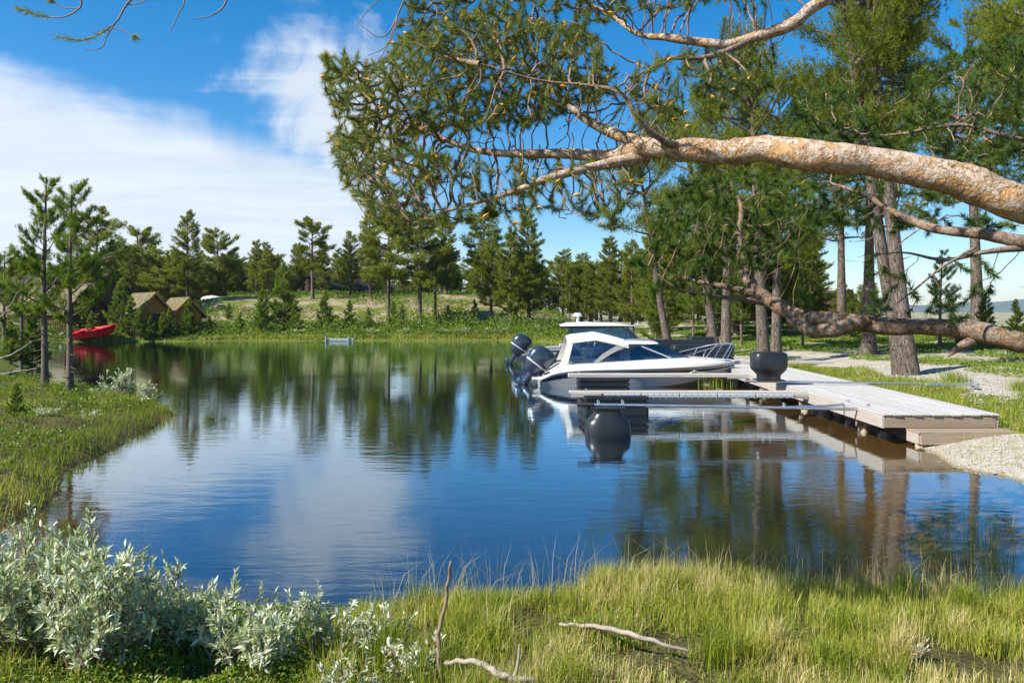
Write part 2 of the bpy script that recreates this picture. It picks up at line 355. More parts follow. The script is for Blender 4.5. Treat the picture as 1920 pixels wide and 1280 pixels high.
MAT['stone'] = simple('grey_stone', (.30, .285, .265), .85, var=.35, scale=9, bumpd=.02)
MAT['pebble'] = simple('pale_pebbles', (.36, .335, .30), .85, var=.4, scale=40)
MAT['bluegrey'] = wood('blue_grey_bench_paint', (.26, .32, .38), (.36, .42, .47), (.16, .19, .22), 1, 0)
MAT['concrete'] = simple('pale_concrete', (.52, .52, .52), .85, var=.15, scale=8)
MAT['carwhite'] = simple('white_tarpaulin', (.75, .77, .8), .5)
m, gg, out = new_mat('tinted_glass')
lw = gg.n('ShaderNodeFresnel'); lw.inputs[0].default_value = 1.5
tr = gg.n('ShaderNodeBsdfTransparent'); tr.inputs[0].default_value = (.30, .36, .42, 1)
gl = gg.n('ShaderNodeBsdfGlossy'); gl.inputs['Roughness'].default_value = .02; gl.inputs[0].default_value = (.9, .95, 1, 1)
mx = gg.n('ShaderNodeMixShader'); gg.set(mx.inputs[0], gg.m('ADD', lw.outputs[0], .10)); gg.set(mx.inputs[1], tr.outputs[0]); gg.set(mx.inputs[2], gl.outputs[0])
gg.set(out.inputs[0], mx.outputs[0]); MAT['glass'] = m

# ================================================================ SETTING
LAKE = np.array([(-5.9, 7.3)] + [W(*p) for p in ((230, 1090), (450, 1150), (600, 1165), (760, 1148), (900, 1128), (1100, 1112), (1300, 1104), (1500, 1112), (1700, 1122), (1900, 1124), (2100, 1112))]
    + [(6.3, 6.4), (7.1, 7.4), (7.0, 8.8), (6.62, 9.6)] + [W(*p) for p in ((1800, 876), (1745, 848), (1690, 822), (1610, 795), (1520, 762))]
    + [(7.1, 20.5), (7.6, 27), (7.6, 34), (6.6, 42), (4.2, 50), (2.0, 55.5), (-1, 58), (-6, 57), (-10, 57.6), (-15, 57), (-20, 57.4), (-25, 56), (-29, 55.5), (-33, 55), (-36, 51), (-31, 42), (-22, 33), (-19.2, 29), (-20.5, 26.5), (-19.5, 24.6)]
    + [W(*p) for p in ((0, 715), (100, 725), (200, 745), (282, 758), (328, 778), (300, 795), (247, 817), (221, 835), (186, 853), (150, 862), (108, 891), (104, 930), (77, 955), (20, 985))])
def lake_sd(X, Y):
    """signed distance to the shoreline, > 0 on land"""
    X = np.asarray(X, float); Y = np.asarray(Y, float); d = np.full(X.shape, 1e9); ins = np.zeros(X.shape, bool); n = len(LAKE)
    for i in range(n):
        a = LAKE[i]; b = LAKE[(i + 1) % n]; e = b - a; t = np.clip(((X - a[0]) * e[0] + (Y - a[1]) * e[1]) / (e @ e), 0, 1)
        d = np.minimum(d, np.hypot(X - a[0] - t * e[0], Y - a[1] - t * e[1]))
        c = (a[1] > Y) != (b[1] > Y); xi = a[0] + (Y - a[1]) / (b[1] - a[1] + 1e-12) * e[0]; ins ^= c & (X < xi)
    return np.where(ins, -d, d)
def sst(x, a, b): t = np.clip((x - a) / (b - a), 0, 1); return t * t * (3 - 2 * t)
def ground(X, Y):
    X = np.asarray(X, float); Y = np.asarray(Y, float)
    s = lake_sd(X, Y) + (vnoise(X * 1.7, Y * 1.7, 3) - .5) * .16 * np.minimum(1, Y / 9) + (vnoise(X * .5, Y * .5, 9) - .5) * .25 * sst(Y, 12, 40)
    wr = sst(X, 4.6, 6.2) * sst(Y, 5.2, 6.6); wn = (1 - sst(Y, 7.0, 8.2)) * (1 - wr); wl = (1 - sst(X, -5.2, -4.4)) * sst(Y, 7, 8.2) * (1 - sst(Y, 25, 29))
    wf = np.clip(1 - wr - wn - wl, 0, 1)
    p = np.maximum(s, 0); tus = (vnoise(X * 3.1, Y * 3.1, 5) - .5) * .10 + (vnoise(X * 9, Y * 9, 6) - .5) * .035
    zn = .13 * (1 - np.exp(-p / .22)) + .28 * sst(p, .2, 2.4) + tus * sst(p, .05, .6)
    zl = .17 * (1 - np.exp(-p / .2)) + .16 * (1 - np.exp(-p / 1.8)) + (tus * 1.6 + (vnoise(X * 1.3, Y * 1.3, 15) - .5) * .22) * sst(p, .05, .9)
    hill = np.where(Y < 77, np.exp(-((Y - 77) / 9.5) ** 2), .55 + .45 * np.exp(-((Y - 77) / 18) ** 2)) * sst(X, -42, -27) * (1 - .82 * sst(X, -5, 9)) * 3.1
    zf = .45 * (1 - np.exp(-p / .8)) + .35 * sst(p, 0, 14) + hill * (1 + .22 * (vnoise(X * .16, Y * .16, 2) - .5)) + (vnoise(X * .7, Y * .7, 1) - .5) * .16 * sst(p, .3, 3)
    zr = .62 * (1 - np.exp(-p / 3.0)) + .45 * sst(p, 3, 26) + (vnoise(X * .8, Y * .8, 4) - .5) * .18 * sst(p, .8, 4) + (vnoise(X * 4, Y * 4, 8) - .5) * .04 * sst(p, .2, 1)
    far = sst(Y, 110, 400)
    z = (wn * zn + wl * zl + wf * zf + wr * zr) / (wn + wl + wf + wr); z = z * (1 - far) + far * 1.0
    d = np.maximum(-s, 0); sh = np.maximum(sst(X, 2.2, 4.8) * (1 - sst(Y, 30, 45)), .0)
    bed = -(np.minimum(.35 * d, 1.9) * (1 - sh) + sh * np.minimum(.10 * d + .02, .9))
    return np.where(s > 0, np.maximum(z, .004), bed), s
def gz(x, y): return float(ground(np.array([x]), np.array([y]))[0][0])

# --- ground sheet, from the bank at our feet to the horizon
m, gg, out = new_mat('shore_ground')
geo = gg.n('ShaderNodeNewGeometry'); sp = gg.n('ShaderNodeSeparateXYZ'); gg.set(sp.inputs[0], geo.outputs['Position'])
pos = geo.outputs['Position']; veg = gg.n('ShaderNodeAttribute', attribute_name='veg').outputs['Fac']; peat = gg.n('ShaderNodeAttribute', attribute_name='peat').outputs['Fac']
nA = gg.noise(pos, .55, 8, .62); nB = gg.noise(pos, 5, 6, .6); nC = gg.noise(pos, 38, 4, .65)
vor = gg.n('ShaderNodeTexVoronoi'); gg.set(vor.inputs['Vector'], pos); vor.inputs['Scale'].default_value = 26
sand = gg.mix(gg.mr(nB, .3, .7), (.36, .315, .25), (.52, .475, .405)); sand = gg.mix(gg.mr(vor.outputs['Distance'], .1, .55, .55, 0), sand, (.58, .55, .50)); sand = gg.mix(gg.mr(nC, .5, .75, 0, .7), sand, (.17, .145, .115))
sand = gg.mix(gg.mr(gg.noise(pos, 1.7, 6, .65), .5, .7, 0, .5), sand, (.27, .20, .13))
moss = gg.mix(gg.mr(nB, .3, .7), (.075, .12, .014), (.17, .22, .026)); moss = gg.mix(gg.mr(nC, .42, .7), moss, (.04, .06, .012)); moss = gg.mix(gg.mr(gg.noise(pos, 1.3, 5), .52, .7, 0, .7), moss, (.20, .155, .05))
pt = gg.mix(gg.mr(nB, .3, .7), (.045, .04, .016), (.11, .105, .03)); pt = gg.mix(gg.mr(nC, .5, .8), pt, (.2, .16, .08))
cov = gg.mr(gg.m('ADD', veg, gg.m('ADD', gg.m('MULTIPLY', gg.m('SUBTRACT', nA, .5), 1.5), gg.m('MULTIPLY', gg.m('SUBTRACT', nB, .5), .9))), .40, .60, 0, 1, True)
heath = gg.n('ShaderNodeAttribute', attribute_name='heath').outputs['Fac']; sand = gg.mix(gg.m('MULTIPLY', heath, .8), sand, gg.mix(gg.mr(nB, .3, .7), (.24, .165, .10), (.38, .28, .18))); land = gg.mix(cov, sand, moss); land = gg.mix(peat, land, pt)
bedc = gg.mix(gg.mr(nB, .3, .7), (.12, .065, .02), (.22, .14, .052)); bedc = gg.mix(gg.mr(vor.outputs['Distance'], .05, .45, .6, 0), bedc, (.19, .14, .075)); bedc = gg.mix(gg.mr(sp.outputs[2], -.50, -.08), (.008, .010, .008), bedc)  # mud darkens with depth, painting in the light the water would absorb
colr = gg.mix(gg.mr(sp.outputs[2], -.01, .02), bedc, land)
hb = gg.m('ADD', gg.m('MULTIPLY', nB, .6), gg.m('ADD', gg.m('MULTIPLY', nC, .3), gg.m('MULTIPLY', vor.outputs['Distance'], -.25)))
gg.set(out.inputs[0], pbsdf(gg, colr, .92, 0, .15, bump(gg, hb, .07))); MAT['ground'] = m

nr, na = 560, 250
rr = 5.0 * (5200 / 5.0) ** np.linspace(0, 1, nr); aa = np.linspace(-R(80), R(80), na)
RR, AA = np.meshgrid(rr, aa, indexing='ij'); GX = RR * np.sin(AA); GY = RR * np.cos(AA) - 6.0
GZ, GS = ground(GX, GY)
GZ = np.where(GY < 2.2, np.maximum(GZ, .40), GZ)
GZ = np.where(RR > 900, np.minimum(GZ, 1.0), GZ)
mb = MB(); i, j = np.meshgrid(np.arange(nr - 1), np.arange(na - 1), indexing='ij'); i = i.ravel(); j = j.ravel()
mb.add(np.stack([GX, GY, GZ], -1).reshape(-1, 3), np.stack([i * na + j, (i + 1) * na + j, (i + 1) * na + j + 1, i * na + j + 1], 1), 0, .5, True)
ground_o = mb.build('ground', MAT['ground'], kind='structure')
s_ = np.maximum(GS, 0)
right = sst(GX, 4.6, 6.4) * sst(GY, 5.2, 7)
vR = np.where((GX < 10.3) & (GY > 11) & (GY < 26), .8 * sst(s_, .9, 1.6), .22) ; vR = np.maximum(vR, .50 * sst(GY, 24, 33)); vR = np.where((GX > 8.0) & (GY < 12), .25, vR)
vR = np.maximum(vR, .50 * sst(GX, 12.0, 15.0))
vF = np.where(GY < 65, .95, .52 + .45 * sst(GY, 79, 86)); vF = vF * np.where(GY > 63.5, 1 - .0 * GY, 1)
vgt = right * vR + (1 - right) * vF; pt_ = (1 - right) * (1 - sst(GY, 26, 30)); 
for nm, arr in (('veg', vgt), ('peat', pt_), ('heath', (1 - right) * sst(GY, 58, 64))):
    at = ground_o.data.attributes.new(nm, 'FLOAT', 'POINT'); at.data.foreach_set('value', np.ascontiguousarray(arr, dtype=np.float32).ravel())

# --- the lake
m, gg, out = new_mat('lake_water'); pos = gg.n('ShaderNodeNewGeometry').outputs['Position']
r1 = gg.noise(gg.mapping(pos, (.75, 2.2, 1), (0, 0, .12)), 2.3, 3, .5, .4); r2 = gg.noise(gg.mapping(pos, (1.6, 4.4, 1), (0, 0, -.1)), 8.5, 3, .5, .3); r3 = gg.noise(gg.mapping(pos, (.12, .3, 1)), 1.0, 3, .5)
calm = gg.mr(r3, .35, .65, .35, 1.0)
hgt = gg.m('MULTIPLY', gg.m('ADD', gg.m('MULTIPLY', r1, 1.0), gg.m('MULTIPLY', r2, .12)), calm)
nm = bump(gg, hgt, .0044, 1.0)
fr = gg.n('ShaderNodeFresnel'); fr.inputs[0].default_value = 1.36; gg.set(fr.inputs['Normal'], nm)
gl = gg.n('ShaderNodeBsdfGlossy'); gl.inputs['Roughness'].default_value = .015; gl.inputs[0].default_value = (.80, .92, 1, 1); gg.set(gl.inputs['Normal'], nm)
tr = gg.n('ShaderNodeBsdfTransparent'); tr.inputs[0].default_value = (.92, .86, .70, 1)
mx = gg.n('ShaderNodeMixShader'); gg.set(mx.inputs[0], gg.m('MULTIPLY', gg.m('MINIMUM', gg.m('ADD', gg.m('MULTIPLY', fr.outputs[0], 1.6), .10), 1.0), gg.m('SUBTRACT', 1.0, gg.n('ShaderNodeNewGeometry').outputs['Backfacing']))); gg.set(mx.inputs[1], tr.outputs[0]); gg.set(mx.inputs[2], gl.outputs[0])
gg.set(out.inputs[0], mx.outputs[0]); MAT['water'] = m
mb = MB(); mb.add([(-60, 2.5, 0), (14, 2.5, 0), (14, 70, 0), (-60, 70, 0)], [[0, 1, 2, 3]]); mb.build('lake', MAT['water'], kind='structure')

# --- far blue hills beyond the right shore
mb = MB(); xs = np.linspace(600, 4200, 90); top = 14 + 52 * np.exp(-((xs - 2650) / 420) ** 2) + 26 * vnoise(xs / 300, xs * 0, 3) + 8 * vnoise(xs / 60, xs * 0, 4)
mb.loft([[(x, 3300, -5), (x, 3360, t * .6), (x, 3500, t), (x, 3900, t * .7), (x, 4200, -5)] for x, t in zip(xs, top)], 0, False, False)
mb.build('hills', simple('wooded_far_hills', (.05, .085, .06), .95, var=.35, scale=.01), kind='structure')

# ================================================================ TREES
def pine(h, r0, style, seed, blade=(.22, .045), tufts=1500, bark_m='bark_far', needle='needle', lean=0.0):
    """returns (trunk mesh, crown mesh) of a Scots pine, base at the origin"""
    global rng
    keep = rng; rng = np.random.default_rng(seed)
    T = MB(); K = MB()
    n = 14; t = np.linspace(0, 1, n); wob = np.cumsum(rng.normal(0, .012 * h * .25, (n, 2)), 0) * t[:, None]
    pts = np.stack([wob[:, 0] + lean * h * t ** 1.5, wob[:, 1], h * t * .985], 1)
    rad = r0 * (1 - t) ** .75 * (1 + .5 * np.exp(-t * 26)) + .012
    T.tube(pts, rad, 9, 0, jit=.06)
    at = lambda f: np.array([np.interp(f, t, pts[:, k]) for k in range(3)])
    young = style == 'young'; old = style == 'old'
    cb = {'old': rng.uniform(.34, .46), 'mid': rng.uniform(.10, .22), 'young': .05, 'sap': .33}[style]
    nb = {'old': 52, 'mid': 120, 'young': 66, 'sap': 34}[style]
    P0 = []; P1 = []; tone = []
    for b in range(nb):
        u = (b + rng.uniform(0, 1)) / nb; f = cb + (1 - cb) * u * .985
        if old: prof = (.30 + .95 * math.sin(math.pi * min(1, .16 + u * .80)) ** .8) * .20 * h * rng.uniform(.55, 1.2)
        elif style == 'sap': prof = (.25 + .75 * (1 - u) ** .8) * .19 * h * rng.uniform(.5, 1.15)
        elif young: prof = (1 - u) ** .85 * .23 * h * rng.uniform(.6, 1.15) + .05 * h * .3
        else: prof = (.16 + .84 * (1 - u) ** .8) * (.5 + .5 * min(1, u * 5)) * .165 * h * rng.uniform(.5, 1.2) + .015 * h
        ph = rng.uniform(0, 2 * math.pi); up = {'old': -.12 + .75 * u, 'mid': .0 + .8 * u, 'young': .35 + .55 * u, 'sap': .25 + .75 * u}[style] + rng.normal(0, .12)
        d = np.array([math.cos(ph), math.sin(ph), up]); d /= np.linalg.norm(d[:2]); a = at(f); m_ = 5
        s = np.linspace(0, 1, m_)[:, None]; curve = np.array([0, 0, 1]) * (.22 if not old else .10) * prof * s ** 2 + rng.normal(0, .03 * prof, (m_, 3)) * s
        br = a + d * prof * s + curve
        T.tube(br, np.linspace(max(.010, .028 * prof), .005, m_), 4, 0, cap=False)
        k = max(3, int(tufts / nb * prof / (.13 * h)))
        lo = .42 if old else (.12 if young else .28)
        q = rng.uniform(lo, 1.0, k) ** .8; base = np.stack([np.interp(q, s[:, 0], br[:, c]) for c in range(3)], 1)
        sidev = np.cross(d, (0, 0, 1)); sidev /= np.linalg.norm(sidev)
        sl = rng.normal(0, .20 if old else .15, k) * prof * (1.12 - q * .7)
        pos_ = base + sidev * sl[:, None] + np.array([0, 0, 1]) * (rng.normal(0, .07 if old else .07, k) * prof + np.abs(sl) * .12)[:, None] + d * (rng.uniform(-.04, .08, k) * prof)[:, None]
        dr = unit(d * .7 + sidev * np.sign(sl)[:, None] * .7 + np.array([0, 0, .75]) + rng.normal(0, .35, (k, 3)))
        P0.append(pos_); P1.append(pos_ + dr * blade[0] * .8)
        tone.append(np.clip(rng.normal(.42 + .18 * (u - .5), .17, k) + rng.normal(0, .08), 0, 1))
        # side twigs as wood
        if prof > .6 and blade[0] < .2:
            for w in range(4):
                qq = rng.uniform(.3, .85); p_ = np.array([np.interp(qq, s[:, 0], br[:, c]) for c in range(3)]); dd = unit(d * .6 + sidev * rng.choice([-1, 1]) + rng.normal(0, .3, 3))
                T.tube([p_, p_ + dd * prof * .18 + [0, 0, .02], p_ + dd * prof * .34 + [0, 0, .06 * prof]], [.012, .008, .004], 3, 0, cap=False)
    # dead lower snags
    for b in range(26 if style == 'sap' else 10 if not young else 4):
        f = rng.uniform(.04, cb + .05); a = at(f); ph = rng.uniform(0, 6.28); L = rng.uniform(.04, .11) * h; d = np.array([math.cos(ph), math.sin(ph), rng.uniform(-.4, .1)])
        T.tube([a, a + d * L * .5, a + d * L + [0, 0, .1 * L]], [.018, .012, .005], 3, 0, cap=False)
    P0 = np.concatenate(P0); P1 = np.concatenate(P1); tone = np.concatenate(tone)
    if not old:
        tp = at(.97); P0 = np.vstack([P0, tp + rng.normal(0, .03, (12, 3)), tp + [0, 0, .03 * h] * np.ones((8, 1))]); P1 = np.vstack([P1, tp + [0, 0, .05 * h] + rng.normal(0, .05, (12, 3)), tp + [0, 0, .05 * h] * np.ones((8, 1))]); tone = np.append(tone, np.full(20, .6))
    blades(K, P0, P1, 8, blade[0], blade[1], (15, 75), 0, tone)
    me = (T.mesh('trunk', MAT[bark_m]), K.mesh('crown', MAT[needle])); rng = keep
    return me
def tree(name, kind, loc, scale, rz, label, group=None, sz=None, tilt=(0, 0)):
    o = empty(name, loc, rz, label, 'tree', group); o.scale = (scale, scale, sz or scale); o.rotation_euler = (tilt[0], tilt[1], rz)
    for nm_, me in zip(('trunk', 'crown'), KIND[kind]):
        c = bpy.data.objects.new(nm_, me); C.objects.link(c); c.parent = o
        if nm_ == 'crown': c['kind'] = 'stuff'
    return o
KIND = {}
for k in range(4): KIND['old%d' % k] = pine(10, .19, 'old', 20 + k, (.17, .034), 5200)
for k in range(4): KIND['mid%d' % k] = pine(9, .13, 'mid', 40 + k, (.17, .032), 5600)
for k in range(3): KIND['young%d' % k] = pine(4, .06, 'young', 60 + k, (.12, .022), 3000, needle='needle_young')
for k in range(3): KIND['big%d' % k] = pine(12, .27, 'old', 80 + k, (.15, .019), 6800, 'bark_grey')
for k in range(2): KIND['sap%d' % k] = pine(5.4, .085, 'sap', 90 + k, (.10, .013), 3600, 'bark_far', 'needle_young')

rt = random.Random(5)
def far_tree(px, top, Y, kind, label, group='pines on the far shore', name='pine_tree', w=1.0):
    x = (px - CX) / F * Y; z0 = gz(x, Y); h = H - (top - HY) / F * Y - z0; h0 = {'o': 10, 'm': 9, 'y': 4, 'b': 12, 's': 5.4}[kind[0]]
    s = h / h0; return tree(name, kind, (x, Y, z0 - .05), s * w, rt.uniform(0, 6.28), label, group, sz=s)
FAR = [
 (180, 400, 66, 'old0', 'dense dark pine with a domed crown behind the brown boathouse'),
 (255, 432, 92, 'old1', 'tall thin pine with a small high crown right of the domed pine'),
 (286, 460, 88, 'mid0', 'pointed pine just left of the tall broad pine above the orange huts'),
 (352, 398, 72, 'mid1', 'tall broad pine with a bare lower trunk right above the orange huts'),
 (410, 437, 85, 'old2', 'slim pine with a tufted round top right of the orange huts'),
 (481, 452, 80, 'mid2', 'left one of two pointed pines growing close together behind the shore'),
 (502, 455, 78, 'mid3', 'right one of two pointed pines growing close together behind the shore'),
 (533, 492, 61, 'young0', 'full conical pine near the water left of the floating bench'),
 (492, 540, 60, 'young1', 'small thin pine near the water, left of the full conical pine'),
 (586, 413, 74, 'old3', 'tall pine with layered crown and long bare trunk before the dark cabin'),
 (607, 455, 80, 'mid0', 'pointed pine close behind the layered tall pine by the dark cabin'),
 (633, 466, 86, 'mid2', 'narrow pine between the dark cabin and the middle of the hill'),
 (657, 435, 76, 'mid1', 'pine with straight bare brown trunk on the crest of the sandy hill'),
 (694, 395, 75, 'mid3', 'big bushy pine on the hill below the left tip of the overhanging limb'),
 (728, 405, 64, 'old1', 'pine with a sunlit orange trunk standing on the sandy slope'),
 (787, 396, 63, 'old0', 'largest pine on the sandy slope with thick dark trunk'),
 (816, 455, 66, 'old2', 'slender pine with a thin bare trunk right of the largest slope pine'),
 (835, 402, 77, 'mid0', 'tall pine on the hilltop right of the slender bare trunk'),
 (906, 393, 78, 'old3', 'wide umbrella crowned pine at the right end of the hill'),
 (921, 432, 66, 'mid2', 'narrow green pine in front of the umbrella crowned pine'),
 (956, 430, 63, 'mid1', 'thin trunked pine at the shore, left of the tall dark spire pine'),
 (992, 405, 64, 'mid3', 'tall dark spire shaped pine at the end of the far shore'),
 (1022, 500, 80, 'mid0', 'shorter pine behind and right of the tall dark spire pine'),
 (1068, 498, 72, 'mid2', 'low pine above the cabin roof of the dark boat'),
 (1105, 492, 70, 'mid1', 'pine between the two boats and the right hand grove'),
 (1145, 447, 62, 'mid3', 'pointed pine left of the pair nearest the right hand grove'),
 (1186, 452, 58, 'mid0', 'bushy pine closest to the left edge of the right hand grove'),
 (1222, 420, 56, 'mid2', 'pine half hidden behind the left edge of the right hand grove'),
]
for t in FAR: far_tree(*t, w=1.2 if t[3][0] == 'm' else 1.05)
YNG = [
 (610, 545, 62, 'young2', 'young pine with dark stem directly above the floating bench'),
 (655, 562, 62.5, 'young0', 'small young pine right of the floating bench'),
 (737, 563, 63, 'young1', 'small young pine left of the sunlit orange trunk'),
 (754, 570, 62, 'young2', 'small young pine between the two thick slope trunks'),
 (429, 568, 66, 'young0', 'small lone pine right of the orange huts'),
 (554, 562, 60, 'young2', 'small pine tucked against the full conical pine'),
 (228, 522, 57.0, 'young1', 'bright young pine growing against the boathouse gable'),
 (247, 556, 56.4, 'young0', 'bright young pine between the boathouse and the first orange hut'),
 (262, 575, 56.0, 'young2', 'bushy young pine before the first orange hut'),
 (305, 585, 56.3, 'young1', 'low bushy pine below the two orange huts'),
 (283, 590, 56.0, 'young0', 'smallest bushy pine at the water below the orange huts'),
 (355, 560, 57.6, 'young2', 'young pine leaning on the corner of the second orange hut'),
 (328, 596, 56.6, 'young1', 'tiny pine at the foot of the second orange hut'),
]
YNG += [(170, 585, 56.2, 'young2', 'low pine bush at the right end of the red boat'), (318, 575, 57.0, 'young0', 'pine bush between the two orange huts'), (392, 590, 58.5, 'young1', 'small pine right of the second orange hut'), (450, 585, 61, 'young2', 'small pine left of the thin shore pine'), (690, 575, 64, 'young0', 'young pine on the slope left of the sunlit orange trunk'), (840, 570, 66, 'young1', 'young pine on the slope right of the slender bare trunk'), (890, 560, 67, 'young2', 'young pine on the slope below the umbrella crowned pine')]
for t in YNG: far_tree(*t, group='young pines on the far shore', name='young_pine', w=1.15)
# the wood behind: countable near rows, then a mass
n_ = 0
for k in range(290):
    px = rt.uniform(-120, 1330); Y = rt.uniform(82, 135)
    x = (px - CX) / F * Y
    top = 585 - F / Y * rt.uniform(4.2, 7.6)
    kd = rt.choice(['mid0', 'mid1', 'mid2', 'mid3', 'mid0', 'mid2', 'old1', 'old3']); lab = '%s pine, %s of the wood %s' % ('pointed' if kd[0] == 'm' else 'round topped', 'front rows' if Y < 98 else 'middle rows' if Y < 116 else 'back rows', 'left of the boathouse' if px < 100 else 'behind the boathouse and huts' if px < 400 else 'behind the left half of the sandy hill' if px < 680 else 'behind the right half of the sandy hill' if px < 900 else 'behind the end of the far shore' if px < 1080 else 'above the two moored boats' if px < 1200 else 'behind the right hand grove')
    far_tree(px, top, Y, kd, lab, 'pines of the wood behind the far shore', w=rt.uniform(1.15, 1.55))
for k in range(44):
    px = rt.uniform(1215, 1640); Y = rt.uniform(44, 80)
    lab = 'pine %s the grey trunks, %s' % ('close behind' if Y < 56 else 'well behind' if Y < 68 else 'far behind', 'above the bow of the white boat' if px < 1330 else 'seen between the grey trunks' if px < 1440 else 'seen under the bend of the hooked limb' if px < 1530 else 'left of the forked pine')
    far_tree(px, 585 - F / Y * (rt.uniform(3.5, 8.0) if px < 1530 else rt.uniform(.6, 2.6)), Y, rt.choice(['mid0', 'mid1', 'mid2', 'mid3']), lab, 'pines behind the right hand grove', w=1.5)

# --- right hand grove, 20 to 40 m away
GROVE = [
 (1990, 640, -250, 25, 'big1', 0, 'broad sunlit pine crown reaching in from the right edge'),
 (1835, 625, 40, 37, 'big0', -.04, 'tall pine behind the limbs right of the open young pine'),
 (1578, 615, 170, 41, 'big1', 0, 'slim pine left of the forked grey pine'),
 (1343, 612, 190, 33, 'big0', -.13, 'pine with slightly leaning grey trunk, leftmost of the thick trunked grove'),
 (1361, 618, 150, 31.5, 'big1', 0, 'pine with straight grey trunk right of the leaning grey trunk'),
 (1433, 640, 90, 26.5, 'big0', -.05, 'pine with pale grey trunk above the upturned black float'),
 (1455, 635, 160, 27.5, 'big1', 0, 'pine standing just right of the pale grey trunk'),
 (1253, 622, 250, 41, 'big2', -.17, 'pine with dark bent trunk behind the bow of the white boat'),
 (1628, 638, 60, 28, 'big1', 0, 'forked grey pine left of the double trunked pine'),
 (1706, 694, -330, 20.6, 'big0', -.11, 'right hand stem of the huge double trunked pine behind the dock'),
 (1694, 690, -260, 20.9, 'big2', -.17, 'left hand stem of the huge double trunked pine behind the dock'),
 (2010, 640, -180, 26, 'big2', 0, 'tall sunlit pine at the right edge behind the overhanging limb'),
]
for px, by, top, Y, kind, tl, lab in GROVE:
    x = (px - CX) / F * Y; z0 = gz(x, Y); h = H - (top - HY) / F * Y - z0
    tree('pine_tree', kind, (x, Y, z0 - .12), h / 12 * (.60 if Y < 22 else .82), rt.uniform(0, 6.28), lab, 'pines of the right hand grove', sz=h / 12).rotation_euler.y = tl; bpy.data.objects[C.objects[-3].name].rotation_mode = 'ZYX'
for px, top, Y, kind, lab in (
 (1762, 470, 31, 'sap0', 'open young pine seen under the limbs right of the double trunk'),
 (1848, 548, 30, 'young1', 'bushy young pine under the limb near the right edge'),
 (1905, 560, 29, 'young2', 'bushy young pine cut by the right edge of the picture'),
 (1800, 590, 33, 'young0', 'low pine between the two bushy young pines at right'),
 (1596, 560, 40, 'young2', 'young pine left of the forked grey pine'),
 (1545, 575, 46, 'young0', 'distant young pine under the bend of the hooked limb'),
 (1390, 520, 37, 'sap1', 'bushy pine between the straight grey trunk and the pale grey trunk'),
 (1300, 500, 39, 'sap0', 'bushy pine left of the leaning grey trunk'),
 (1505, 515, 35, 'sap1', 'bushy pine right of the pale grey trunk'),
 (1230, 520, 44, 'young2', 'bushy pine left of the dark bent trunk')):
    far_tree(px, top, Y, kind, lab, 'young pines right of the dock', 'young_pine', 1.0)
# --- left bank: two slim pines, and the thicket behind them
for px, by, top, Y, kind, lab in (
 (84, 725, 332, 19.0, 'sap0', 'slim young pine on the left bank, left one of the pair'),
 (131, 735, 345, 18.0, 'sap1', 'slim young pine on the left bank, right one of the pair')):
    x = (px - CX) / F * Y; z0 = gz(x, Y); h = H - (top - HY) / F * Y - z0
    tree('young_pine', kind, (x, Y, z0 - .05), h / 5.4 * .9, rt.uniform(0, 6), lab, 'pair of slim pines on the left bank', sz=h / 5.4)
for px, top, Y, kind, lab in (
 (8, 470, 32, 'sap1', 'leafy young pine at the left edge of the picture'),
 (40, 500, 34, 'sap0', 'young pine in the thicket behind the slim pair, left of them'),
 (-30, 430, 30, 'sap0', 'young pine cut by the left edge of the picture'),
 (60, 585, 30.5, 'young1', 'low dark pine bush on the bank behind the slim pair'),
 (20, 600, 30.0, 'young2', 'low pine bush at the water by the left edge')):
    far_tree(px, top, Y, kind, lab, 'pine thicket at the left', 'young_pine', 1.1)

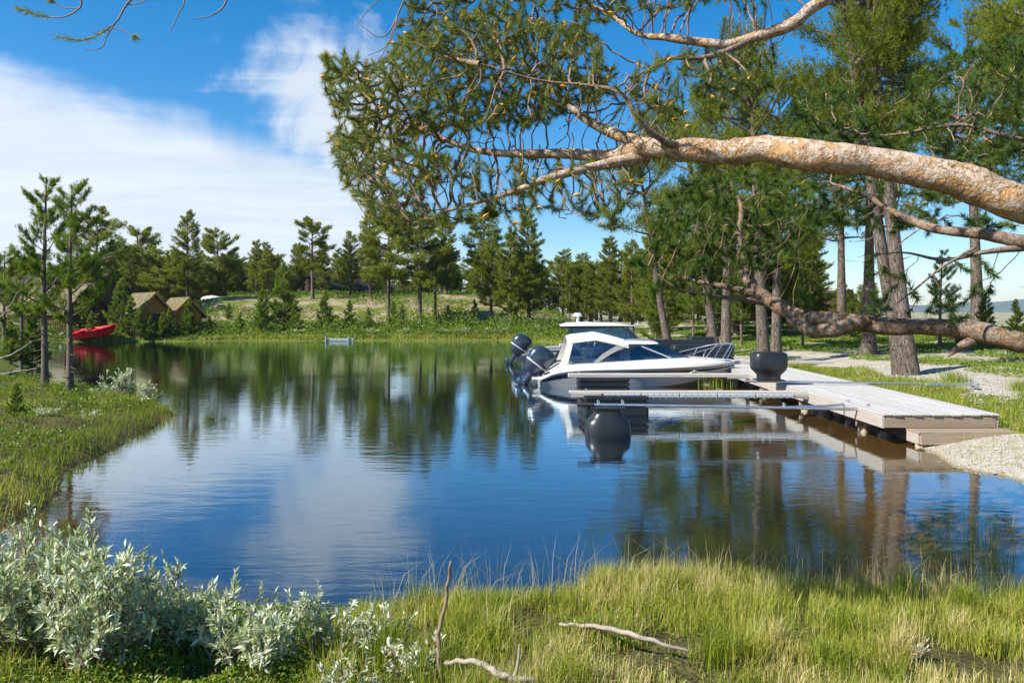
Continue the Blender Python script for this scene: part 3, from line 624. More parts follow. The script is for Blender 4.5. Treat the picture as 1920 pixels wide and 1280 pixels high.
# ================================================================ THE OVERHANGING PINE
def colonize(skel, att, step=.07, infl=.7, kill=.13, iters=70, up=.12, seed=1):
    """space colonisation: grows branches from skeleton polylines [(pts, radii)] towards the points att"""
    r_ = np.random.default_rng(seed); pos = []; par = []; rad = []
    for pts, rd in skel:
        n = max(3, int(np.linalg.norm(np.diff(pts, axis=0), axis=1).sum() / (step * 1.5)))
        sp_ = spline(np.column_stack([pts, rd]), n)
        for k in range(n): par.append(len(pos) - 1 if k else -1); pos.append(sp_[k, :3]); rad.append(sp_[k, 3])
    pos = list(pos); n0 = len(pos); Pn = np.array(pos); dist = np.full(len(att), 1e9); near = np.zeros(len(att), int); att = np.array(att); alive = np.ones(len(att), bool)
    new = np.arange(n0)
    for it in range(iters):
        for lo in range(0, len(new), 400):
            ids = new[lo:lo + 400]; D = np.linalg.norm(att[:, None] - Pn[ids][None], axis=2); mi_ = D.argmin(1); md = D[np.arange(len(att)), mi_]; b = md < dist; dist[b] = md[b]; near[b] = ids[mi_[b]]
        alive &= dist > kill; act = alive & (dist < infl)
        if not act.any():
            if not alive.any(): break
            infl *= 1.5
            if infl > 4: break
            continue
        acc = np.zeros_like(Pn); np.add.at(acc, near[act], unit(att[act] - Pn[near[act]])); idx = np.unique(near[act])
        d = unit(unit(acc[idx]) + r_.normal(0, .22, (len(idx), 3)) + np.array([0, 0, up])); q = Pn[idx] + d * step
        new = np.arange(len(Pn), len(Pn) + len(q)); Pn = np.vstack([Pn, q]); par += list(idx)
        if len(Pn) > 16000: break
    par = np.array(par); N = len(Pn); ch = np.zeros(N, int); r2 = np.zeros(N); tipd = np.full(N, 1e9); sk = np.zeros(N, bool); sk[:n0] = True
    np.add.at(ch, par[par >= 0], 1); p_ = 2.2; R_ = np.zeros(N)
    for k in range(N - 1, -1, -1):
        if ch[k] == 0: r2[k] = .0033 ** p_; tipd[k] = 0
        R_[k] = r2[k] ** (1 / p_) if k >= n0 else rad[k]
        if par[k] >= 0: r2[par[k]] += r2[k]; tipd[par[k]] = min(tipd[par[k]], tipd[k] + step)
    return Pn, par, np.minimum(R_, .05) * (~sk) + R_ * sk, tipd, ch, n0
def branch_mesh(mb, Pn, par, R_, n0, sides=5):
    e = np.arange(len(Pn)); e = e[(par >= 0) & (e >= n0)]; d = unit(Pn[e] - Pn[par[e]])
    nd = np.zeros_like(Pn); nd[e] = d; root = par[e] < n0; ref = np.array([.21, .33, .92])
    def ring(c, ax, r):
        u = unit(np.cross(ax, ref)); w = np.cross(ax, u); a = np.linspace(0, 2 * np.pi, sides, endpoint=False)
        return c[:, None] + (u[:, None] * np.cos(a)[None, :, None] + w[:, None] * np.sin(a)[None, :, None]) * r[:, None, None]
    pd = np.where(root[:, None], d, nd[par[e]]); pr = np.where(root, R_[e], np.minimum(R_[par[e]], R_[e] * 1.35))
    A = ring(Pn[par[e]], pd, pr); B = ring(Pn[e], d, R_[e]); V = np.concatenate([A, B], 1).reshape(-1, 3)
    q = np.arange(len(e))[:, None, None] * 2 * sides; j = np.arange(sides); f = np.stack([j, (j + 1) % sides, sides + (j + 1) % sides, sides + j], 1)[None] + q
    mb.add(V, f.reshape(-1, 4), 0, .5, True)
def in_poly(pts, poly):
    poly = np.array(poly, float); x, y = pts.T; ins = np.zeros(len(pts), bool)
    for a, b in zip(poly, np.roll(poly, -1, 0)):
        c = (a[1] > y) != (b[1] > y); ins ^= c & (x < a[0] + (y - a[1]) / (b[1] - a[1] + 1e-12) * (b[0] - a[0]))
    return ins
def cloud(poly, n, Y0, Y1, seed=0):
    """n points in the volume seen through the outline poly, between two distances"""
    r_ = np.random.default_rng(seed); poly = np.array(poly, float); lo, hi = poly.min(0), poly.max(0); out_ = np.zeros((0, 2))
    while len(out_) < n: q = r_.uniform(lo, hi, (n * 2, 2)); out_ = np.vstack([out_, q[in_poly(q, poly)]])
    q = out_[:n]; Y = r_.uniform(Y0, Y1, n); return np.stack([(q[:, 0] - CX) / F * Y, Y, H - (q[:, 1] - HY) / F * Y], 1)
def limb_path(rows): return np.array([P(*r[:3]) for r in rows]), np.array([r[3] for r in rows])

big = empty('pine_tree', (4.75, 4.7, gz(4.75, 4.7) - .1), 0, 'old pine whose thick orange limbs reach across the picture from the right', 'tree')
def into(o): o.parent = big; o.matrix_parent_inverse = Matrix.Translation(-big.location); return o
tb = np.array([4.75, 4.7, gz(4.75, 4.7) - .1])
mb = MB(); mb.tube(spline([tb, tb + [0, .02, .8], tb + [.12, .0, 1.9], tb + [.05, .2, 3.4], tb + [.3, .3, 5.2], tb + [.1, .5, 7.5]], 40), np.linspace(.34, .12, 40), 18, jit=.05); into(mb.build('trunk', MAT['bark_grey']))
L1 = [(2330, 520, 4.25, 0.1162), (2080, 440, 3.75, 0.1013), (1925, 383, 3.62, 0.0915), (1800, 345, 3.66, 0.084), (1650, 313, 3.72, 0.078), (1500, 292, 3.8, 0.0735), (1400, 278, 3.9, 0.066), (1290, 284, 4.0, 0.0585), (1205, 281, 4.1, 0.0495), (1120, 292, 4.2, 0.0375), (1000, 287, 4.3, 0.0255), (890, 280, 4.4, 0.0195), (800, 246, 4.5, 0.0135), (715, 205, 4.55, 0.0083), (650, 140, 4.6, 0.0045)]
L1b = [(1300, 276, 4.0, 0.039), (1200, 262, 4.2, 0.036), (1130, 240, 4.35, 0.03), (1075, 205, 4.5, 0.0225), (1030, 165, 4.6, 0.015), (980, 140, 4.7, 0.009), (880, 95, 4.8, 0.0045)]
L1c = [(1215, 288, 4.1, 0.0338), (1130, 306, 4.05, 0.0285), (1050, 328, 4.0, 0.0225), (960, 360, 4.0, 0.0165), (870, 385, 4.0, 0.0105), (770, 420, 4.0, 0.0045)]
L1d = [(1290, 275, 4.0, 0.0211), (1245, 262, 3.95, 0.0186), (1200, 225, 3.9, 0.0155), (1165, 175, 3.9, 0.0124), (1105, 160, 3.95, 0.0087), (1010, 150, 4.0, 0.0056), (900, 120, 4.0, 0.0031)]
L1e = [(1420, 280, 3.9, 0.0375), (1385, 263, 3.9, 0.0195), (1362, 268, 3.92, 0.0135)]
LT = [(2250, -330, 4.6, 0.0825), (1900, -220, 4.4, 0.0638), (1640, -70, 4.35, 0.0465), (1540, 5, 4.3, 0.039), (1490, 45, 4.3, 0.0345), (1400, 74, 4.35, 0.0285), (1330, 82, 4.4, 0.0248), (1250, 72, 4.5, 0.021), (1190, 60, 4.6, 0.0165), (1130, 20, 4.7, 0.0128), (1040, -20, 4.8, 0.009), (900, -30, 4.9, 0.0053)]
LT2 = [(1420, 68, 4.35, 0.0195), (1330, 105, 4.3, 0.0156), (1240, 112, 4.3, 0.0117), (1210, 160, 4.3, 0.0091), (1215, 205, 4.25, 0.0065)]
LH = [(2280, 720, 5.3, 0.099), (2080, 680, 5.15, 0.0891), (1925, 640, 5.05, 0.0726), (1800, 620, 5.2, 0.066), (1690, 615, 5.4, 0.0614), (1580, 602, 5.7, 0.0594), (1480, 585, 6.1, 0.0581), (1430, 555, 6.4, 0.0528), (1395, 505, 6.6, 0.0436), (1385, 450, 6.8, 0.033), (1390, 390, 7.0, 0.0224), (1370, 340, 7.1, 0.0099)]
LH2 = [(1420, 548, 6.4, 0.03), (1360, 535, 6.5, 0.0252), (1300, 525, 6.6, 0.0192), (1250, 508, 6.7, 0.0132), (1215, 470, 6.8, 0.006)]
LH3 = [(1440, 565, 6.4, 0.03), (1390, 560, 6.3, 0.021), (1330, 552, 6.2, 0.0156), (1270, 540, 6.2, 0.0096), (1215, 500, 6.2, 0.0042)]
LM = [(2300, 560, 5.0, 0.066), (2080, 480, 4.9, 0.0561), (1925, 452, 4.9, 0.0462), (1840, 440, 5.0, 0.0383), (1760, 432, 5.2, 0.0317), (1690, 405, 5.5, 0.0251), (1620, 365, 5.8, 0.0172), (1560, 345, 6.0, 0.0092)]
LM2 = [(1925, 460, 4.9, 0.027), (1850, 470, 4.9, 0.0168), (1770, 486, 4.95, 0.012), (1700, 474, 5.0, 0.0072), (1650, 476, 5.0, 0.0042)]
LM3 = [(1830, 462, 4.9, 0.0112), (1760, 505, 4.85, 0.0084), (1700, 555, 4.8, 0.0056), (1650, 590, 4.8, 0.0028)]
LR = [(2250, 250, 6.0, .05), (2050, 230, 6.2, .035), (1920, 262, 6.4, .022), (1800, 235, 6.5, .016), (1650, 255, 6.6, .012), (1540, 230, 6.6, .006)]
limbs = [(L1, 'thick sunlit main limb crossing the upper right'), (L1b, None), (L1c, None), (L1d, None), (L1e, 'short broken stub on top of the main limb'), (LT, 'upper limb entering from the top edge'), (LT2, None), (LH, 'low hooked limb crossing above the shore'), (LH2, None), (LH3, None), (LM, 'middle limb between the main and the hooked limb'), (LM2, None), (LM3, None), (LR, None)]
SK = []
for rows, lab in limbs:
    pts, rd = limb_path(rows); SK.append((pts, rd)); n = max(12, int(np.linalg.norm(np.diff(pts, axis=0), axis=1).sum() / .035)); q = spline(np.column_stack([pts, rd]), n)
    t_ = np.arange(n); wob = np.stack([vnoise(t_ * .11, t_ * 0, 1), vnoise(t_ * .11, t_ * 0, 2), vnoise(t_ * .11, t_ * 0, 3)], 1) - .5
    lump = 1 + .10 * (vnoise(t_ * .3, t_ * 0, 7) - .5) + .12 * (vnoise(t_ * .09, t_ * 0, 8) - .5)
    mb = MB(); mb.tube(q[:, :3] + wob * q[:, 3:4] * .8, np.maximum(q[:, 3], .004) * lump, 20 if rd[0] > .06 else 9, 0, jit=.045)
    into(mb.build('limb', MAT['bark_orange'] if rows in (L1, L1b, L1c, L1e, LT) else MAT['bark_brown'], **({'label': lab} if lab else {})))
mb = MB(); a = P(1560, 617, 5.75); mb.tube([P(1480, 600, 5.9), P(1525, 622, 5.6), P(1570, 618, 5.5), P(1625, 600, 5.5)], [.03, .055, .058, .05], 10, jit=.1)
into(mb.build('broken_snag', MAT['bark_brown'])); mb = MB(); mb.tube([P(1820, 640, 5.15), P(1797, 652, 5.1), P(1778, 668, 5.1)], [.04, .025, .006], 7, jit=.1); into(mb.build('broken_snag', MAT['bark_brown']))

BR = MB(); ND = MB(); CN = MB()
def grow(skel, atts, step, per, nl, nw, seed, mi, candles=0.0, kill=.12, tone=(.5, .2), ft=.17, up=.12, infl=.8, bare=0.0):
    Pn, par, R_, tipd, ch, n0 = colonize(skel, atts, step, infl, kill, 80, up, seed)
    branch_mesh(BR, Pn, par, R_, n0)
    if bare:
        tip = np.arange(n0, len(Pn)); tip = tip[(ch[tip] == 0) & (rng.random(len(tip)) < bare)]; d = unit(Pn[tip] - Pn[par[tip]]); blades(ND, Pn[tip] - d * .06, Pn[tip] + d * .02, 70, nl, nw, (15, 60), mi, rng.uniform(.2, .7, len(tip))); return
    e = np.arange(n0, len(Pn)); e = e[(tipd[e] < ft) & (rng.random(len(e)) < .93)]
    ext = unit(Pn[e] - Pn[par[e]]) * step * .25
    tn = np.clip(rng.normal(tone[0], tone[1], len(e)), 0, 1)
    blades(ND, Pn[par[e]], Pn[e] + ext, per, nl, nw, (25, 62), mi, tn)
    tip = np.arange(n0, len(Pn)); tip = tip[ch[tip] == 0]
    d = unit(Pn[tip] - Pn[par[tip]] + np.array([0, 0, .02])); blades(ND, Pn[tip], Pn[tip] + d * .035, per // 2, nl, nw, (8, 50), mi, np.clip(rng.normal(tone[0] + .12, tone[1], len(tip)), 0, 1))
    if candles:
        for k in tip[rng.random(len(tip)) < candles]:
            d = unit(unit(Pn[k] - Pn[par[k]]) + np.array([0, 0, .9])); p0 = Pn[k]; u = unit(np.cross(d, (.3, .5, .1))); w = np.cross(d, u); L = rng.uniform(.028, .058); r = rng.uniform(.007, .012)
            v = [p0] + [p0 + d * L * .4 + (u * math.cos(a_) + w * math.sin(a_)) * r for a_ in (0, 1.57, 3.14, 4.71)] + [p0 + d * L]
            CN.add(v, [[0, 2, 1], [0, 3, 2], [0, 4, 3], [0, 1, 4], [1, 2, 5], [2, 3, 5], [3, 4, 5], [4, 1, 5]])
sk1 = [SK[k] for k in (0, 1, 2, 3)]
z1 = np.vstack([cloud([(600, 95), (700, 130), (760, 60), (900, 20), (1120, 60), (1150, 180), (1000, 240), (800, 250), (700, 330), (640, 260), (612, 180)], 4200, 4.0, 5.1, 1),
                cloud([(615, 250), (720, 260), (860, 300), (800, 390), (900, 420), (760, 440), (690, 420), (640, 340)], 1300, 3.8, 4.9, 2),
                cloud([(850, 300), (1150, 300), (1230, 330), (1180, 390), (1130, 440), (1050, 400), (930, 430), (850, 400)], 300, 3.8, 4.6, 3),
                cloud([(1140, 120), (1260, 100), (1300, 240), (1200, 250)], 60, 3.8, 4.6, 4)])
grow(sk1, z1, .050, 66, .042, .0026, 3, 0, .55, .066, (.60, .24), .115)
zb_ = cloud([(800, 220), (1000, 190), (1130, 110), (1260, 120), (1270, 300), (1190, 420), (1080, 430), (900, 420), (800, 340)], 620, 3.8, 4.8, 23)
grow(sk1, zb_, .055, 0, .042, .0026, 13, 0, .0, .09, (.5, .2), .1, bare=.22)
sk2 = [SK[5], SK[6]]
z2 = np.vstack([cloud([(690, -60), (760, 20), (740, 60), (900, 50), (1080, 60), (1250, 30), (1480, -10), (1480, -80)], 1300, 4.2, 5.2, 5), cloud([(1270, 95), (1440, 90), (1465, 150), (1410, 195), (1330, 205), (1275, 160)], 330, 4.0, 4.8, 6), cloud([(1180, 150), (1230, 130), (1290, 230), (1220, 250)], 30, 4.0, 4.5, 16)])
grow(sk2, z2, .052, 66, .043, .0027, 4, 0, .15, .075, (.45, .18), .13)
sk3 = [SK[k] for k in (7, 8, 9)]
z3 = np.vstack([cloud([(1225, 400), (1290, 330), (1420, 322), (1520, 350), (1545, 420), (1480, 500), (1400, 520), (1300, 500), (1215, 490)], 1500, 5.9, 7.8, 7), cloud([(1170, 480), (1260, 500), (1400, 540), (1330, 585), (1240, 560), (1180, 520)], 90, 6.0, 7.0, 8)])
grow(sk3, z3, .085, 80, .065, .0062, 5, 1, .10, .13, (.55, .22), .24)
sk4 = [SK[k] for k in (10, 11, 12, 13)]
z4 = np.vstack([cloud([(1470, 190), (1600, 150), (1660, 230), (1700, 300), (1560, 290), (1480, 270)], 380, 6.0, 7.2, 9), cloud([(1690, 170), (1780, 90), (1930, 60), (1960, 330), (1780, 320), (1690, 270)], 950, 5.8, 7.4, 10), cloud([(1510, 340), (1620, 340), (1800, 400), (1900, 400), (1900, 430), (1640, 440), (1520, 430)], 330, 5.6, 6.6, 11), cloud([(1560, 500), (1700, 470), (1900, 520), (1830, 600), (1640, 610)], 36, 4.7, 5.6, 12)])
grow(sk4, z4, .080, 70, .060, .0054, 6, 1, .06, .13, (.45, .2), .22)
into(BR.build('branches', MAT['twig'])); into(ND.build('needles', [MAT['needle_near'], MAT['needle_shaded']], kind='stuff')); into(CN.build('flower_candles', MAT['candle'], kind='stuff'))

# --- twigs of a neighbouring pine hanging in at the upper left
tw = empty('pine_branch', P(300, -260, 4.0), 0, 'sparse hanging pine twigs at the top left corner against blue sky', 'branch')
TR = [[(560, -420, 4.4, .03), (420, -200, 4.2, .018), (330, -70, 4.05, .010), (245, 0, 4.0, .006), (215, 45, 4.0, .004), (160, 75, 4.0, .003), (105, 68, 4.0, .002)],
      [(330, -70, 4.05, .008), (170, -20, 4.0, .006), (150, 15, 4.0, .0045), (115, 33, 4.0, .0035), (70, 28, 4.0, .003), (30, 15, 4.0, .002)],
      [(420, -200, 4.2, .012), (420, -60, 4.1, .007), (425, 0, 4.1, .005), (400, 28, 4.1, .0035), (362, 36, 4.1, .002)],
      [(330, -70, 4.05, .006), (345, 0, 4.0, .004), (335, 25, 4.0, .003), (318, 64, 4.0, .002)],
      [(215, 45, 4.0, .0035), (200, 70, 4.0, .003), (190, 90, 4.0, .0025), (160, 95, 4.0, .0018)], [(205, 50, 4.0, .003), (235, 60, 4.0, .0025), (252, 70, 4.0, .002)], [(235, 10, 4, .003), (265, 5, 4, .003), (280, -5, 4, .002)], [(150, 15, 4, .003), (120, 15, 4, .0025), (95, 2, 4, .002)],
      [(700, -420, 4.8, .02), (740, -200, 4.6, .012), (770, -60, 4.5, .008), (745, 30, 4.5, .005), (715, 70, 4.5, .0035), (668, 42, 4.5, .002)], [(745, 30, 4.5, .004), (725, 85, 4.5, .003), (690, 105, 4.5, .002)], [(745, 30, 4.5, .004), (735, 70, 4.45, .003), (700, 130, 4.45, .002)], [(770, -60, 4.5, .006), (820, 20, 4.5, .005), (790, 70, 4.5, .003), (745, 110, 4.5, .002)], [(770, -60, 4.5, .006), (720, -10, 4.5, .004), (690, 20, 4.5, .003), (668, 48, 4.5, .002)]]
TM = MB(); TN = MB()
for k, rows in enumerate(TR):
    pts, rd = limb_path(rows); q = spline(np.column_stack([pts, rd]), 26); TM.tube(q[:, :3] - np.array(tw.location), np.maximum(q[:, 3], .0018), 6)
    if k in (0, 1, 5, 6, 7): 
        for _ in range(2 if k < 2 else 1):
            e = q[-5 - 4 * _:, :3][:5] - np.array(tw.location); blades(TN, e[:-1], e[1:], 26, .045, .003, (25, 65), 0, .75)
TM.build('twigs', MAT['twig'], tw); TN.build('needles', MAT['needle_near'], tw, kind='stuff')

# ================================================================ DOCK
def part(name, parent, mat_, fn, **props):
    mb_ = MB(); fn(mb_); return mb_.build(name, MAT[mat_] if isinstance(mat_, str) else [MAT[x] for x in mat_], parent, **props)
DK = .50                                  # deck height above the water
dock = empty('dock', (6.2, 12.5, 0), 0, 'long grey plank dock along the right shore', 'dock')
def dk(u, v, z): return (u + .038 * v, v, z - 0.0)       # local: u across (0..1.96), v along
ang = -math.atan(.038)
shared = {}
for k in range(12):
    v0 = -.03 if k % 2 else -.015
    for v1 in ([4.6, 9.2, 13.8, 18.4, 23.0] if k % 2 else [2.3, 6.9, 11.5, 16.1, 20.7, 23.0]):
        L = v1 - v0 - .006; key = round(L, 2)
        if key not in shared:
            q_ = MB(); q_.bbox((0, 0, 0), (.148, L, .034), .006); shared[key] = q_.mesh('plank', MAT['deck'])
        o = bpy.data.objects.new('plank', shared[key]); C.objects.link(o); o.parent = dock; vm = (v0 + v1) / 2
        o.location = dk(.085 + k * .163, vm, DK - .017 + rng.normal(0, .002)); o.rotation_euler = (rng.normal(0, .0008), rng.normal(0, .006), ang); v0 = v1
part('side_beam', dock, 'timber_y', lambda b: b.bbox((.02 + .44, 11.5, DK - .142), (.048, 23.0, .21), .006)).rotation_euler = (0, 0, 0)
for u, nm_ in ((.03, 'side_beam'), (1.93, 'side_beam')):
    o = part(nm_, dock, 'timber_y', lambda b: b.bbox((0, 0, 0), (.05, 22.98, .21), .006)); o.location = dk(u, 11.5, DK - .142); o.rotation_euler = (0, 0, ang)
o = bpy.data.objects.get('side_beam'); bpy.data.objects.remove(o)
o = part('end_board', dock, 'timber', lambda b: b.bbox((0, 0, 0), (1.84, .045, .20), .005)); o.location = dk(.985, .03, DK - .137)
for v in (1.2, 4.2, 7.2, 10.2, 13.2, 16.2, 19.2, 22.2):
    o = part('cross_beam', dock, 'timber', lambda b: b.bbox((0, 0, 0), (1.82, .07, .14), .005)); o.location = dk(.98, v, DK - .32)
def post(b): b.tube([(0, 0, -.9), (0, 0, .28)], [.095, .09], 14)
for u, v in ((.22, 1.25), (1.75, 1.25), (.22, 4.25), (.22, 7.25), (.22, 10.25), (.22, 13.25), (.22, 16.25), (.22, 19.25)):
    o = part('post', dock, 'pole', post); o.location = dk(u, v, 0)
# lower step at the near end
step_ = empty('dock_step', (6.62, 12.5, 0), 0, 'low wooden step box in front of the near end of the dock', 'step')
for k in range(3):
    o = part('plank', step_, 'timber', lambda b: b.bbox((0, 0, 0), (1.66, .135, .03), .005)); o.location = (.80, -.07 - k * .14, .245)
o = part('front_board', step_, 'timber', lambda b: b.bbox((0, 0, 0), (1.60, .045, .175), .005)); o.location = (.80, -.40, .142)
o = part('side_board', step_, 'timber_y', lambda b: b.bbox((0, 0, 0), (.045, .36, .175), .005)); o.location = (-.0, -.19, .142)
o = part('side_board', step_, 'timber_y', lambda b: b.bbox((0, 0, 0), (.045, .36, .175), .005)); o.location = (1.60, -.19, .142)
o = part('post', step_, 'pole', lambda b: b.tube([(0, 0, -.5), (0, 0, .055)], [.095, .09], 14)); o.location = (.08, -.27, 0)
# rubble under the dock
def rock(seed, flat=.7):
    r_ = np.random.default_rng(seed); b = MB(); n, m_ = 5, 8; rings = []
    for i_ in range(n):
        th = math.pi * (i_ + .5) / n; rings.append([(math.sin(th) * math.cos(p) * r_.uniform(.8, 1.15), math.sin(th) * math.sin(p) * r_.uniform(.8, 1.15), math.cos(th) * flat * r_.uniform(.85, 1.1)) for p in np.linspace(0, 2 * math.pi, m_, endpoint=False)])
    b.loft(rings[::-1], 0, True, True, smooth=False); return b.mesh('stone', MAT['stone'])
ROCK = [rock(k) for k in range(5)]
for k in range(58):
    v = rng.uniform(.6, 14); y = 12.5 + v; x = 6.2 + .038 * v + rng.uniform(.32, .9); s_k = rng.uniform(.07, .15)
    o = bpy.data.objects.new('stone', ROCK[k % 5]); C.objects.link(o); o.location = (x, y, max(gz(x, y), -.15) + s_k * .35 + max(0, x - 6.6 - .038 * v) * .25); o.scale = (s_k, s_k, s_k); o.rotation_euler = (0, 0, rng.uniform(0, 6))
    tag(o, 'dark rubble stone packed in the shade under the dock', 'stone', 'rubble stones under the dock')

# ================================================================ FLOATS AND MOORING BOOMS
def float_round(parent, flip=False):
    """bulbous moulded float with a narrow neck on top; origin at the neck plate"""
    prof = [(.0, .25, .20), (-.05, .25, .20), (-.13, .26, .21), (-.20, .33, .25), (-.26, .385, .285), (-.32, .40, .30), (-.46, .405, .305), (-.60, .40, .30), (-.64, .375, .28), (-.655, .33, .24)]
    rings = []
    for z, a_, b_ in prof:
        ring = []
        for t_ in np.linspace(0, 2 * math.pi, 32, endpoint=False):
            c_, s_n = math.cos(t_), math.sin(t_); ring.append((math.copysign(abs(c_) ** .55, c_) * a_, math.copysign(abs(s_n) ** .55, s_n) * b_, -z if flip else z))
        rings.append(ring)
    o = part('float', parent, 'black', lambda b: b.loft(rings if flip else rings[::-1]))
    o2 = part('neck_plate', parent, 'black', lambda b: b.bbox((0, 0, (.012 if flip else -.012)), (.62, .46, .022), .008)); return o, o2
def float_box(parent, L=1.38, hgt=.50, wid=.56, flip=False):
    """ribbed box float: a stack of grooved bands"""
    rings = []; zs = [(0, .97), (-.03, 1), (-.09, 1), (-.10, .965), (-.13, .965), (-.14, 1), (-.22, 1), (-.23, .965), (-.26, .965), (-.27, 1), (-.40, 1.0), (-hgt, .98)]
    for z, k in zs:
        a_, b_ = L / 2 - (1 - k), wid / 2 - (1 - k); c_ = .05
        rings.append([(x, y, -z if flip else z) for x, y in ((-a_ + c_, -b_), (a_ - c_, -b_), (a_, -b_ + c_), (a_, b_ - c_), (a_ - c_, b_), (-a_ + c_, b_), (-a_, b_ - c_), (-a_, -b_ + c_))])
    return part('float', parent, 'black', lambda b: b.loft(rings if flip else rings[::-1], smooth=False))
def eye(parent, loc):
    o = part('mooring_eye', parent, 'galv', lambda b: (b.tube([(.022 * math.cos(t_), 0, .03 + .028 * math.sin(t_)) for t_ in np.linspace(-1.4, 4.54, 14)], .006, 6), b.tube([(0, 0, -.01), (0, 0, .02)], .01, 6))); o.location = loc
def put(o, loc): o.location = loc; return o
# A: nearest, a single galvanised tube
bA = empty('mooring_boom', (1.2, 13.5, .53), 0, 'nearest mooring boom, a thin galvanised tube on one bulbous black float', 'boom', 'mooring booms in the water')
part('tube', bA, 'galv', lambda b: b.tube([(.10, 0, 0), (2.6, 0, -.035), (5.25, 0, -.09)], .026, 10))
part('tube', bA, 'galv', lambda b: b.tube([(3.6, .02, -.055), (4.6, .35, -.07), (5.12, .62, -.075)], .022, 8))
part('end_sleeve', bA, 'rubber', lambda b: b.tube([(-.02, 0, 0), (.28, 0, -.003)], .034, 10))
put(part('hinge_bracket', bA, 'galv', lambda b: (b.bbox((0, 0, 0), (.05, .06, .26), .006), b.bbox((-.05, 0, .02), (.10, .05, .08), .006))), (5.24, 0, -.12))
put(part('hinge_bracket', bA, 'galv', lambda b: (b.bbox((0, 0, 0), (.05, .06, .22), .006), b.bbox((-.05, 0, .02), (.10, .05, .08), .006))), (5.17, .64, -.10))
for p in float_round(bA): p.location = (.53, 0, -.035)
eye(bA, (.36, 0, .02)); eye(bA, (3.72, 0, -.03)); eye(bA, (.80, 0, .02))
# B: timber walkway with bracket row
bB = empty('mooring_boom', (1.23, 16.0, .50), 0, 'timber mooring boom with a row of white brackets along its edge', 'boom', 'mooring booms in the water')
part('walk_plank', bB, 'boomwood', lambda b: b.bbox((2.66, .06, -.02), (5.32, .24, .055), .008))
part('edge_board', bB, 'boomwood', lambda b: b.bbox((.36, -.075, -.07), (.64, .03, .09), .006))
part('edge_rail', bB, 'galv', lambda b: b.bbox((3.0, -.05, -.12), (4.6, .05, .03), .006))
q_ = MB(); q_.bbox((0, 0, .0), (.108, .06, .085), .012); q_.box((0, -.028, -.012), (.07, .012, .03)); q_.bbox((.058, 0, -.01), (.012, .07, .10), .004); bracket = q_.mesh('bracket', MAT['alubare'])
for k in range(30):
    if k % 6 == 5 and False: continue
    o = bpy.data.objects.new('bracket', bracket); C.objects.link(o); o.parent = bB; o.location = (.78 + k * .132 + (k // 6) * .02, -.10, -.075)
part('tail_board', bB, 'boomwood', lambda b: b.bbox((5.02, -.07, -.065), (.55, .03, .08), .006))
put(part('hinge_bracket', bB, 'galv', lambda b: (b.bbox((0, 0, 0), (.62, .06, .06), .006), b.bbox((.30, 0, -.03), (.05, .09, .14), .006))), (5.28, -.02, -.13))
put(float_box(bB), (.98, .08, -.07)); put(float_box(bB, 1.2), (.85, .62, -.07))
eye(bB, (.36, .02, .0)); eye(bB, (4.15, .0, 0)); eye(bB, (4.32, .05, 0))
# C: timber boom before the white boat
bC = empty('mooring_boom', (1.55, 20.6, .50), 0, 'grey timber mooring boom directly in front of the white boat', 'boom', 'mooring booms in the water')
part('walk_plank', bC, 'boomwood', lambda b: b.bbox((2.62, 0, -.04), (5.24, .26, .10), .01))
put(float_box(bC, 1.42), (.95, 0, -.09)); eye(bC, (.30, 0, .0)); eye(bC, (3.45, 0, 0))
part('mooring_rope', bC, 'white', lambda b: b.tube(spline([(3.3, -.12, .01), (3.42, -.02, .06), (3.5, .08, .04), (3.46, -.05, .09), (3.58, .0, .05), (3.9, .3, .0)], 30), .012, 6))
put(part('hinge_bracket', bC, 'galv', lambda b: b.bbox((0, 0, 0), (.7, .05, .05), .006)), (4.7, -.16, -.10))
# D: booms laid up on the dock, floats upward
bD = empty('stored_boom', (5.75, 17.55, DK + .05), 0, 'galvanised boom laid across the dock with its bulbous black float turned up', 'boom', 'booms laid up across the dock')
part('tube', bD, 'galv', lambda b: b.tube([(-.28, 0, .03), (2.2, -.12, .0), (4.6, -.30, -.02)], .026, 10))
part('end_plate', bD, 'galv', lambda b: b.bbox((4.35, -.33, -.02), (1.1, .10, .06), .008))
part('hinge_bracket', bD, 'galv', lambda b: b.bbox((4.92, -.34, -.03), (.06, .24, .12), .008))
for p in float_round(bD, True): p.location = (.28, .0, .055)
def stored(x0, x1, Y, lab, fl, z=.05):
    e_ = empty('stored_boom', (x0, Y, DK + z), 0, lab, 'boom', 'booms laid up across the dock')
    part('walk_plank', e_, 'boomwood', lambda b: b.bbox(((x1 - x0) / 2, 0, 0), (x1 - x0, .24, .09), .008)); part('edge_rail', e_, 'galv', lambda b: b.bbox(((x1 - x0) * .55, .18, .0), ((x1 - x0) * .9, .05, .06), .006))
    for (fx, fy, L, hh) in fl: put(float_box(e_, L, hh, .6, True), (fx, fy, .047))
stored(5.25, 10.6, 24.6, 'nearer timber boom laid across the dock carrying an upturned ribbed black float', [(1.02, .05, 2.0, .52)])
stored(5.0, 11.0, 27.2, 'farther timber boom laid across the dock behind the nearer ribbed float', [(1.0, 0, 2.1, .60), (2.05, .7, .95, .68)])
e_ = empty('stored_boom', (4.6, 32.5, DK + .05), 0, 'farthest boom laid up on the dock, black float with round tops and small ladder', 'boom', 'booms laid up across the dock')
part('walk_plank', e_, 'boomwood', lambda b: b.bbox((2.2, 0, 0), (5, .24, .09), .008)); put(float_box(e_, 1.9, .42, .6, True), (1.05, 0, .047)); put(float_box(e_, .5, .52, .5, True), (.5, .5, .047))
